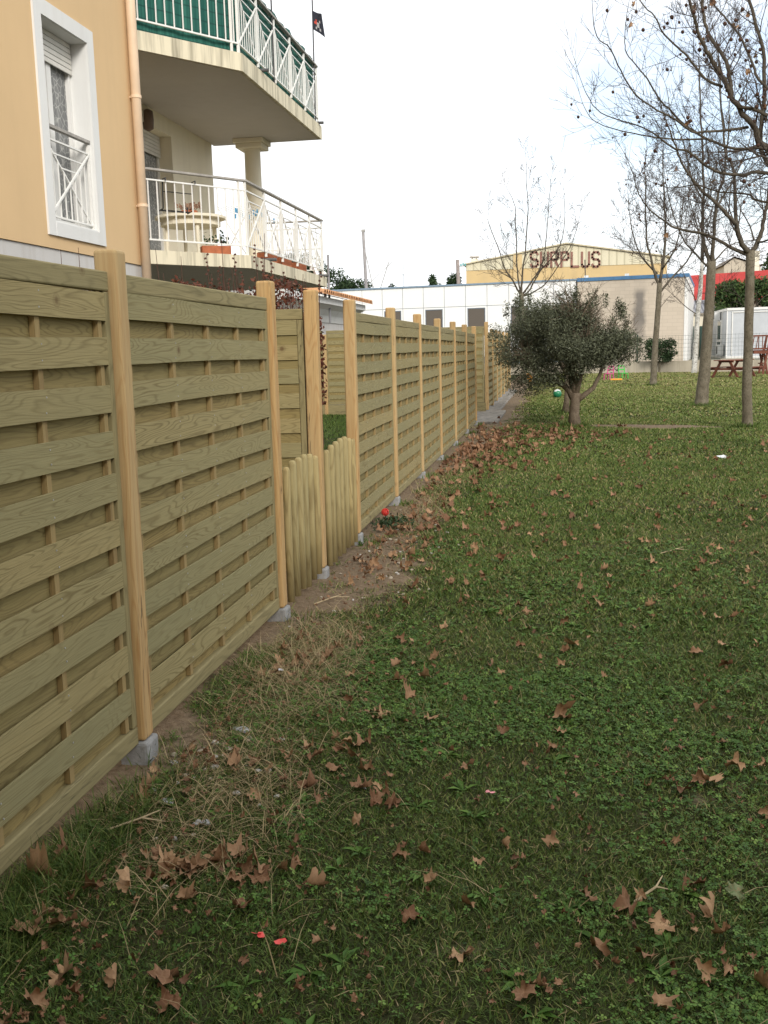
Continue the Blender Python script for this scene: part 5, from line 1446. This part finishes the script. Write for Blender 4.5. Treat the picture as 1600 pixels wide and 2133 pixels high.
# ------------------------------------------------------------------ lawn: blades, clover, straw
def right_edge(y): return .205 * y + .25
def scatter(nr, y0, y1, dens, xl=-1.61, extra=2.5, pw=1.0):
    """random points over the visible lawn wedge between depths y0 and y1"""
    A = (y1 - y0) * (right_edge((y0 + y1) / 2) + extra - xl); n = int(A * dens)
    y = y0 + (y1 - y0) * nr.random(n); xr = right_edge(y) + extra
    x = xl + (right_edge(y1) + extra - xl) * nr.random(n)
    k = x < xr
    return x[k], y[k]
def blades(name, mat, x, y, hgt, wid, nr, lean, tints, seg3=True):
    n = len(x); z = gz(x, y) - .004
    a = nr.uniform(0, 2 * np.pi, n); ca, sa = np.cos(a), np.sin(a)
    b = nr.uniform(0, 2 * np.pi, n); ln = np.abs(nr.normal(lean, .25, n)).clip(0, 1.35)
    h = hgt; dx, dy = np.sin(ln) * np.cos(b), np.sin(ln) * np.sin(b); dz = np.cos(ln)
    P = np.stack([x, y, z], 1); W = np.stack([ca, sa, np.zeros(n)], 1) * (wid / 2)[:, None]
    D = np.stack([dx, dy, dz], 1) * h[:, None]
    droop = np.stack([dx, dy, -.35 * np.ones(n)], 1) * (h * .25)[:, None]
    M = P + D * .55; T = P + D + droop * (ln[:, None] + .3)
    T[:, 2] = np.maximum(T[:, 2], z + .003)
    V = np.stack([P - W, P + W, M + W * .75, T, M - W * .75], 1).reshape(-1, 3)
    o = np.arange(n)[:, None] * 5
    F = np.concatenate([o + np.array([[0, 1, 2, 4]]), o + np.array([[4, 2, 3, 3]])]) if False else None
    # quads for the lower half, triangles (as quads sharing the tip twice is illegal) -> two triangles + one
    F = np.concatenate([o + np.array([[0, 1, 2]]), o + np.array([[0, 2, 4]]), o + np.array([[4, 2, 3]])])
    return V, F, np.repeat(tints, 5)
def join_blades(name, label_mat, parts, kind='stuff'):
    Vs, Fs, Ts, k = [], [], [], 0
    for V, F, T in parts: Vs.append(V); Fs.append(F + k); Ts.append(T); k += len(V)
    o = mesh_np(name, np.concatenate(Vs), np.concatenate(Fs), label_mat, np.concatenate(Ts)); return o
nr = np.random.RandomState(5)
parts = []
for (y0, y1, dens, h0, w0) in ((1.5, 3.2, 26000, .030, .0036), (3.2, 5.5, 17000, .031, .0042), (5.5, 9, 10000, .034, .0058), (9, 14, 5200, .037, .009), (14, 22, 2200, .042, .015), (22, 36, 800, .05, .028), (36, 58, 260, .055, .05)):
    x, y = scatter(nr, y0, y1, dens)
    d = bare(x, y); k = nr.random(len(x)) > d * 1.15 + .12 * (fbm(x, y, 7.0) < .42)
    if y1 > 20: k &= ~((y > 20.7) & (x < -1.0))
    x, y, d = x[k], y[k], d[k]; n = len(x)
    tall = fbm(x, y, 2.2); h = h0 * nr.uniform(.55, 1.35, n) * (.55 + .9 * tall)
    h = np.where((x < -1.36) & (nr.random(n) < .5), h * (1.7 + 1.6 * (y < 3.2)), h)
    yellow = fbm(x + 50, y, .7); far = np.clip((y - 8) / 30, 0, 1)
    t = np.clip(nr.normal(0, 1, n) * (.20 - .14 * far) + .36 + .25 * (yellow - .5) + .38 * far + .30 * d, 0, .88)  # farther blades yellower, also lightened in colour to stand in for sun
    dry = nr.random(n) < (.05 + .12 * d + .05 * far + .22 * np.clip(fbm(x - 30, y + 8, 1.3) - .5, 0, 1)); t = np.where(dry, nr.uniform(.86, 1, n), t)
    parts.append(blades('', None, x, y, h, w0 * nr.uniform(.6, 1.4, n), nr, .75, t))
gx = nr.uniform(-6.5, -1.7, 60000); gy = nr.uniform(6.8, 24.0, 60000)
parts.append(blades('', None, gx, gy, .05 * nr.uniform(.6, 1.4, 60000), .014 * np.ones(60000), nr, .6, np.clip(nr.normal(.3, .15, 60000), 0, .8)))
for bx_, by_, br_, bn_, bh_ in ((3.42, 19.05, .20, 420, .10), (3.46, 25.33, .30, 420, .12), (3.53, 38.4, .28, 300, .13), (ob.x, ob.y, .30, 500, .10), (o2.x, o2.y, .22, 300, .10)) + tuple((-1.5, y_p, .10, 70, .07) for y_p in POSTS_A + POSTS_B):
    aa = nr.uniform(0, 6.28, bn_); rr_ = br_ * (.55 + .5 * np.abs(nr.normal(0, .6, bn_)))
    parts.append(blades('', None, bx_ + rr_ * np.cos(aa), by_ + rr_ * np.sin(aa), bh_ * nr.uniform(.5, 1.3, bn_), (.0045 if by_ < 6 else .012) * np.ones(bn_), nr, .45, np.clip(nr.normal(.35, .2, bn_), 0, .9)))
tag(join_blades('lawn_grass', m_grass, parts), 'short winter grass of the lawn', 'grass', kind='stuff')
# clover: three leaflets near the ground
def clover(y0, y1, dens, s):
    x, y = scatter(nr, y0, y1, dens)
    patch = fbm(x + 9, y - 4, 1.1); k = (nr.random(len(x)) < np.clip((patch - .40) * 4.5, 0.05, .9)) & (nr.random(len(x)) > bare(x, y) * 1.3)
    x, y = x[k], y[k]; n = len(x); z = gz(x, y) + nr.uniform(.004, .030, n)
    out = []
    a0 = nr.uniform(0, 6.28, n); tx, ty = nr.normal(0, .35, n), nr.normal(0, .35, n); ss = s * nr.uniform(.6, 1.35, n); tint = np.clip(nr.normal(.5, .22, n), 0, 1)
    for k3 in range(3):
        a = a0 + k3 * 2.094; u = np.stack([np.cos(a), np.sin(a)], 1); v = np.stack([-np.sin(a), np.cos(a)], 1)
        def pt(f, g): 
            q = u * (f * ss)[:, None] + v * (g * ss)[:, None]; return np.stack([x + q[:, 0], y + q[:, 1], z + q[:, 0] * tx + q[:, 1] * ty - .12 * f * f * ss], 1)
        V = np.stack([pt(.05, 0), pt(.65, -.48), pt(1.12, -.30), pt(1.12, .30), pt(.65, .48)], 1).reshape(-1, 3); o = np.arange(n)[:, None] * 5
        out.append((V, np.concatenate([o + np.array([[0, 1, 2]]), o + np.array([[0, 2, 3]]), o + np.array([[0, 3, 4]])]), np.repeat(tint, 5)))
    return out
cp = clover(1.5, 3.2, 9500, .0074) + clover(3.2, 5.5, 5500, .008) + clover(5.5, 8, 900, .011)
# broader weeds (plantain, dandelion rosettes)
x, y = scatter(nr, 1.6, 6.5, 9); 
for cx_, cy_ in zip(x, y):
    if bare(cx_, cy_) > .4: continue
    k = nr.randint(6, 12); a = nr.uniform(0, 6.28, k); L = nr.uniform(.035, .085, k); tl = nr.uniform(.1, .6, k)
    for aa, LL, tt in zip(a, L, tl):
        u = np.array([math.cos(aa) * math.cos(tt), math.sin(aa) * math.cos(tt), math.sin(tt)]); v = np.array([-math.sin(aa), math.cos(aa), 0]); p = np.array([cx_, cy_, gz(cx_, cy_) + .004]); w_ = LL * .13
        V = np.array([p, p + u * LL * .5 - v * w_, p + u * LL - np.array([0, 0, LL * .25]), p + u * LL * .5 + v * w_]); cp.append((V, np.array([[0, 1, 2], [0, 2, 3]]), np.full(4, nr.uniform(.25, .75))))
tag(join_blades('clover', m_clover, cp), 'low clover and weeds growing through the near lawn', 'clover', kind='stuff')
# straw
sx = np.concatenate([nr.normal(-1.2, .17, 2000), nr.normal(-1.25, .14, 700), nr.normal(-1.12, .17, 1500), nr.normal(-1.25, .16, 1800), nr.uniform(-1.5, 2.6, 900), nr.normal(-1.25, .16, 2200)])
sy = np.concatenate([nr.normal(4.35, .40, 2000), nr.normal(9.6, .8, 700), nr.normal(3.15, .35, 1500), nr.normal(10.8, 1.8, 1800), nr.uniform(1.8, 9, 900), nr.normal(4.85, .42, 2200)])
k = sx > -1.56; sx, sy = sx[k], sy[k]
tag(join_blades('straw', m_straw, [blades('', None, sx, sy, nr.uniform(.05, .20, len(sx)), nr.uniform(.0018, .0038, len(sx)), nr, 1.15, nr.random(len(sx)))]), 'dry straw lying along the foot of the fence', 'straw', kind='stuff')

# ------------------------------------------------------------------ stones, scraps
rs = random.Random(77)
import bmesh
def pebble(seed):
    me = bpy.data.meshes.new('stone'); bm = bmesh.new(); bmesh.ops.create_icosphere(bm, subdivisions=2, radius=1); r = random.Random(seed); d = [rdir(r) for _ in range(5)]
    for v in bm.verts:
        f = 1
        for q in d: f -= max(0, v.co.normalized().dot(q) - .55) * .55
        v.co *= f; v.co.z *= .6
    bm.to_mesh(me); bm.free(); me.materials.append(plain('pale limestone %d' % seed, rs.choice([(.36, .31, .24), (.42, .40, .37), (.30, .23, .16)]), .9, .25, 1.5)); return me
PEB = [pebble(i) for i in range(5)]
pts = []
for (cx_, cy_, sx_, sy_, n_, r0, r1) in ((-1.33, 3.62, .14, .16, 30, .006, .020), (-1.22, 3.25, .22, .25, 22, .005, .016), (-1.2, 6.2, .25, .55, 36, .006, .017), (-1.25, 7.6, .22, .4, 26, .007, .020), (-1.15, 8.5, .2, .6, 20, .008, .022)):
    for _ in range(n_): pts.append((rs.gauss(cx_, sx_), rs.gauss(cy_, sy_), rs.uniform(r0, r1)))
for i, (x, y, r) in enumerate(pts):
    if x < -1.5: continue
    o = bpy.data.objects.new('stone', PEB[rs.randrange(5)]); COL.objects.link(o); o.location = (x, y, float(gz(x, y)) + r * .3); o.scale = (r, r * rs.uniform(.7, 1.2), r * rs.uniform(.7, 1.1)); o.rotation_euler = (rs.uniform(-.3, .3), rs.uniform(-.3, .3), rs.uniform(0, 6.3))
    near = y < 4.4
    tag(o, 'small pale stone on the bare soil at the foot of the nearest fence post' if near else 'small pale stone on the bare soil below the picket gates', 'stone', 'stones at the nearest post' if near else 'stones below the picket gates')
m_petal = plain('coral red plastic', (.70, .085, .075), .5, .15, 30); m_paper = plain('white paper scrap', (.66, .67, .70), .8, .1)
def scrap(name, label, cat, px, py, s, mat, n=3, flat=.5):
    p = atZ(px, py); r = random.Random(int(px)); m = MB()
    for k in range(n):
        c = Vector((r.uniform(-s, s) * (n > 1), r.uniform(-s, s) * .6 * (n > 1), .012 + r.uniform(0, .012))); R = Matrix.Rotation(r.uniform(0, 6), 3, 'Z') @ Matrix.Rotation(r.uniform(-flat, flat), 3, 'X'); q = s * r.uniform(.6, 1.0)
        vs, fs = [], []
        for i in range(5):
            for j in range(4):
                u, v = i / 4 - .5, j / 3 - .5; vs.append(c + R @ Vector((u * q * 1.6, v * q * (1.3 - abs(u)), .5 * q * u * u + .25 * q * v * abs(v))))
        for i in range(4):
            for j in range(3): a = i * 4 + j; fs.append((a, a + 1, a + 5, a + 4))
        m.add(vs, fs)
    o = m.build(name, mat, None, smooth=True); o.location = (p.x, p.y, float(gz(p.x, p.y)) + .008); tag(o, label, cat)
scrap('plastic_scrap', 'coral red plastic scraps in the foreground grass, the left of the two', 'litter', 540, 1965, .022, m_petal, 2, .5)
scrap('plastic_scrap', 'coral red plastic scrap in the foreground grass, the right of the two', 'litter', 585, 1978, .022, m_petal, 1, .5)
scrap('plastic_scrap', 'red plastic scrap against the fence bottom in the dry straw', 'litter', 514, 1335, .03, m_petal, 1, .9)
scrap('plastic_scrap', 'tiny pink and white scrap alone on the middle of the lawn', 'litter', 1022, 1668, .014, plain('pink scrap', (.72, .28, .30), .6, .3, 60), 2, .4)
scrap('paper_scrap', 'small white paper scrap near the straw beside the fence', 'litter', 586, 1408, .03, m_paper, 1, .2)
scrap('paper_scrap', 'white paper scrap far out on the right of the lawn', 'litter', 1503, 955, .11, m_paper, 1, .3)
def flower():
    p = atZ(808, 1098); o = empty('red_flower', (p.x - .02, p.y, 0)); tag(o, 'small plant with a red bloom at the fence foot beyond the gates', 'plant')
    m = MB(); m.tube([(0, 0, 0), (.01, 0, .07), (.0, 0, .12)], [.006, .005, .003], 5); m.build('stem', m_green, o)
    m = MB(); r = random.Random(1)
    for k in range(26):
        d = rdir(r); c = Vector((0, 0, .135)) + d * .028; m.box(c, (.028, .022, .006), R=d.to_track_quat('Z', 'Y').to_matrix())
    m.build('bloom', plain('red bloom', (.50, .035, .025), .6, .2, 40), o)
    n2 = np.random.RandomState(3); leaf_cloud('leaves', m_shrub, o, 260, lambda n: np.stack([n2.normal(.05, .10, n), n2.normal(0, .10, n), np.abs(n2.normal(.03, .035, n)) + .005], 1), .016, .045, n2)
flower()
def slab_cement(label, px, py, s):
    p = atZ(px, py); m = MB(); r = random.Random(int(px))
    for k in range(7):
        m.lathe([(s * r.uniform(.3, .5), 0), (s * r.uniform(.3, .45), s * .18), (s * .1, s * .26)], (r.uniform(-s, s), r.uniform(-s, s) * .6, 0), 7)
    o = m.build('cement_crumbs', plain('grey cement crumbs', (.40, .40, .40), .95, .25, 40, bump=.6), None); o.location = (p.x, p.y, float(gz(p.x, p.y)) + .004); tag(o, label, 'rubble')
slab_cement('grey cement crumbs in the grass right of the nearest post', 508, 1522, .035)
slab_cement('grey cement crumbs in front of the first fence panel', 425, 1712, .026)
slab_cement('grey cement crumbs lowest left in the thin grass by the fence', 345, 1668, .024)
def twig(label, a, b):
    p, q = atZ(*a), atZ(*b); o = empty('twig', (p.x, p.y, 0)); tag(o, label, 'twig'); m = MB()
    m.tube([Vector((0, 0, .012)), (q - p) * .5 + Vector((.01, .02, .03)), (q - p) + Vector((0, 0, .012))], [.004, .0035, .002], 5); m.tube([(q - p) * .5 + Vector((.01, .02, .03)), (q - p) * .8 + Vector((0, .06, .03))], [.003, .0015], 4); m.build('stick', m_straw0, o)
m_straw0 = plain('bleached stick', (.42, .33, .20), .8, .2, 30)
twig('long pale dry twig lying in the grass right of the fence panel', (225, 1735), (345, 1718))
twig('pale bent twig on the lawn far right', (1375, 1156), (1438, 1149))
twig('pale twig on the bare soil below the picket gate', (655, 1262), (728, 1247))
twig('thin pale twig among the leaves at lower right', (1320, 1888), (1400, 1862))

# ------------------------------------------------------------------ fallen plane leaves
rl = random.Random(99)
HERO = [(355, 2055, 1.05, 'big pale plane leaf with pointed lobes near the bottom left corner'), (128, 2042, .95, 'reddish star shaped plane leaf near the bottom left corner'), (495, 1898, .85, 'pale folded leaf alone on the grass left of the red scraps'),
        (190, 1862, .95, 'rust brown leaf standing up at the foot of the first panel'), (270, 1868, 1.0, 'curled brown leaf just right of the rust brown one by the fence'), (1172, 1502, 1.25, 'large pale tan leaf lying beside a tuft of dry straw in mid lawn'),
        (640, 1645, 1.1, 'rusty leaf pair spread flat in the grass, left of centre'), (1305, 1915, .95, 'tan leaf lying in the foreground grass, lower right'), (1365, 1945, .95, 'pale leaf with a pointed tip right below the lower right tan leaf'), (1485, 1925, .9, 'leaf folded upright at lower right'),
        (1500, 1965, .7, 'small pale leaf under the upright folded one at lower right'), (1440, 1852, .9, 'curled brown leaf high in the lower right group'), (650, 1858, .8, 'triangular brown leaf in the clover left of centre'), (950, 2012, .8, 'narrow rolled brown leaf at the bottom centre'),
        (15, 1830, 1.3, 'big brown leaf leaning on the fence at the left edge'), (40, 1790, 1.1, 'brown leaf propped against the bottom rail at the left edge'), (75, 1950, 1.1, 'thick brown leaf folded over in the left foreground'), (135, 1935, 1.0, 'light brown leaf overlapping the folded one in the left foreground'), (90, 1918, .85, 'small orange brown leaf topping the left foreground pile'),
        (240, 2062, .75, 'narrow brown leaf standing on edge at bottom left'), (85, 2098, .8, 'dull leaf at the very bottom left'), (365, 2105, .9, 'dusty rose leaf below the big pale one at bottom left'), (160, 2085, .6, 'small rust leaf at the bottom left edge'),
        (740, 1168, 1.1, 'brown leaf on the bare soil before the second picket gate'), (857, 1232, 1.0, 'rust leaf alone on the worn soil right of the gates'), (1148, 1775, .7, 'small upright brown triangle leaf in mid lawn'), (1512, 1397, .9, 'pale leaf alone on the right of the lawn'), (1455, 1372, .9, 'crumpled tan leaf on the right of the lawn, left of the pale one'), (1458, 1484, .9, 'long curled dark leaf on the right of the lawn'),
        (1225, 1888, .75, 'grey curved leaf sliver standing at lower right'), (1345, 2008, .8, 'grey curled leaf sliver near the bottom right'), (848, 1925, .7, 'pale brown leaf alone in the bottom centre clover'), (968, 1612, .7, 'small pink brown leaf in the middle of the lawn'), (1540, 1870, .75, 'pale green leaf lying flat at the right edge'), (885, 1418, .9, 'curled tan leaf standing in mid lawn'), (825, 1423, .8, 'brown leaf left of the curled tan leaf in mid lawn'), (838, 1347, .9, 'flat tan leaf in the upper middle of the lawn')]
occ = []
def put(x, y, s, label, group=None, up=None):
    o = bpy.data.objects.new('fallen_leaf', LEAVES[rl.randrange(len(LEAVES))]); COL.objects.link(o)
    tl = up if up is not None else rl.gauss(0, .30)
    o.rotation_euler = (tl, rl.gauss(0, .25), rl.uniform(0, 6.3)); s *= .88; o.scale = (s, s, s); o.location = (x, y, float(gz(x, y)) + .008 + abs(tl) * .015 + rl.uniform(0, .012)); tag(o, label, 'leaf', group); return o
m_palegreen = deadleaf('fading green leaf', (.16, .19, .09), (.22, .24, .12))
for px, py, s, lab in HERO:
    p = atZ(px, py); o = put(max(p.x, -1.515), p.y, s, lab, up=(.5 if 'standing' in lab or 'upright' in lab or 'leaning' in lab or 'propped' in lab else None))
    if 'green' in lab: o.data = o.data.copy(); o.data.materials[0] = m_palegreen
def zone(x, y):
    if y < 2.95 and x < -.45: return 'brown plane leaf scattered in the left foreground beside the fence', 'leaves in the left foreground'
    if y < 3.4: return 'brown plane leaf scattered in the right foreground grass', 'leaves in the right foreground'
    if x < -.55 and y < 6: return 'brown plane leaf lying among the straw along the near fence', 'leaves along the near fence'
    if x < -.2: return 'brown plane leaf on the soil along the fence beyond the near panels', 'leaves along the far fence'
    return 'brown plane leaf scattered over the open middle of the lawn', 'leaves on the open lawn'
cand = []
def cluster(px, py, n, sx_, sy_, s0=.5, s1=.95):
    p = atZ(px, py)
    for _ in range(n): cand.append((p.x + rl.gauss(0, sx_), p.y + rl.gauss(0, sy_), rl.uniform(s0, s1)))
for a in ((480, 1815, 16, .10, .06), (345, 1815, 9, .08, .06), (600, 1390, 8, .12, .2), (760, 1380, 5, .2, .15), (790, 1490, 6, .12, .1), (730, 1590, 5, .1, .1), (590, 1420, 5, .1, .1), (860, 1815, 6, .1, .08, .4, .7), (1510, 1665, 7, .15, .15), (1540, 2050, 6, .14, .08), (700, 1560, 5, .12, .1), (290, 1620, 8, .10, .14), (440, 1430, 7, .06, .15), (790, 1110, 16, .22, .3), (870, 1095, 14, .3, .4), (520, 1600, 6, .1, .1), (740, 1665, 6, .1, .1)): cluster(*a)
for _ in range(110):
    y = 1.8 + 9 * rl.random() ** 1.5; cand.append((rl.uniform(-1.45, right_edge(y)), y, rl.uniform(.4, .85)))
for _ in range(130):
    y = rl.uniform(6.5, 15); cand.append((-1.45 + abs(rl.gauss(0, .5)), y, rl.uniform(.6, 1.0)))
drift = []
for _ in range(400):
    y = rl.gauss(16.9, 2.0); x = -1.45 + abs(rl.gauss(.0, 1.0)) * (1.2 if y > 16 else .7); cand.append((x, y, rl.uniform(.75, 1.15)))
for _ in range(170):
    y = rl.uniform(5, 18); cand.append((rl.uniform(-.8, right_edge(y)), y, rl.uniform(.5, .9)))
frag = []
for _ in range(2600):
    y = 1.8 + 14 * rl.random() ** 1.4; frag.append((rl.uniform(-1.45, right_edge(y)) if rl.random() < .55 else -1.48 + abs(rl.gauss(0, .35)), y, rl.uniform(.08, .30)))
cand = [c for c in cand if c[0] > -1.5 and c[1] > 1.6]
cand.sort(key=lambda c: c[1])
lim = 300 - len(HERO)
for (x, y, s) in cand[:lim]:
    l_, g_ = zone(x, y); put(x, y, s, l_, g_)
Vs, Fs, Ts, k = [], [], [], 0
for (x, y, s) in cand[lim:] + frag:
    me = LEAVES[rl.randrange(len(LEAVES))]
    if not hasattr(me, '_c'): pass
    v = np.array([q.co[:] for q in me.vertices]); f = []
    for pl_ in me.polygons:
        q = list(pl_.vertices); f += [(q[0], q[i], q[i + 1]) for i in range(1, len(q) - 1)]
    Mx = Matrix.LocScale(Vector((x, y, float(gz(x, y)) + .02)), (rl.gauss(0, .45), rl.gauss(0, .35), 0) and None, (s, s, s)) if False else None
    R = np.array((Matrix.Rotation(rl.uniform(0, 6.3), 3, 'Z') @ Matrix.Rotation(rl.gauss(0, .45), 3, 'X') @ Matrix.Rotation(rl.gauss(0, .35), 3, 'Y')))
    Vs.append(v @ R.T * s + [x, y, float(gz(x, y)) + .022]); Fs.append(np.array(f) + k); Ts.append(np.full(len(v), min(1, max(0, rl.gauss(.5, .25))))); k += len(v)
tag(mesh_np('leaf_drift', np.concatenate(Vs), np.concatenate(Fs), m_deadstuff, np.concatenate(Ts)), 'brown leaf crumbs over the lawn and the drift of leaves before the olive', 'fallen leaves', kind='stuff')
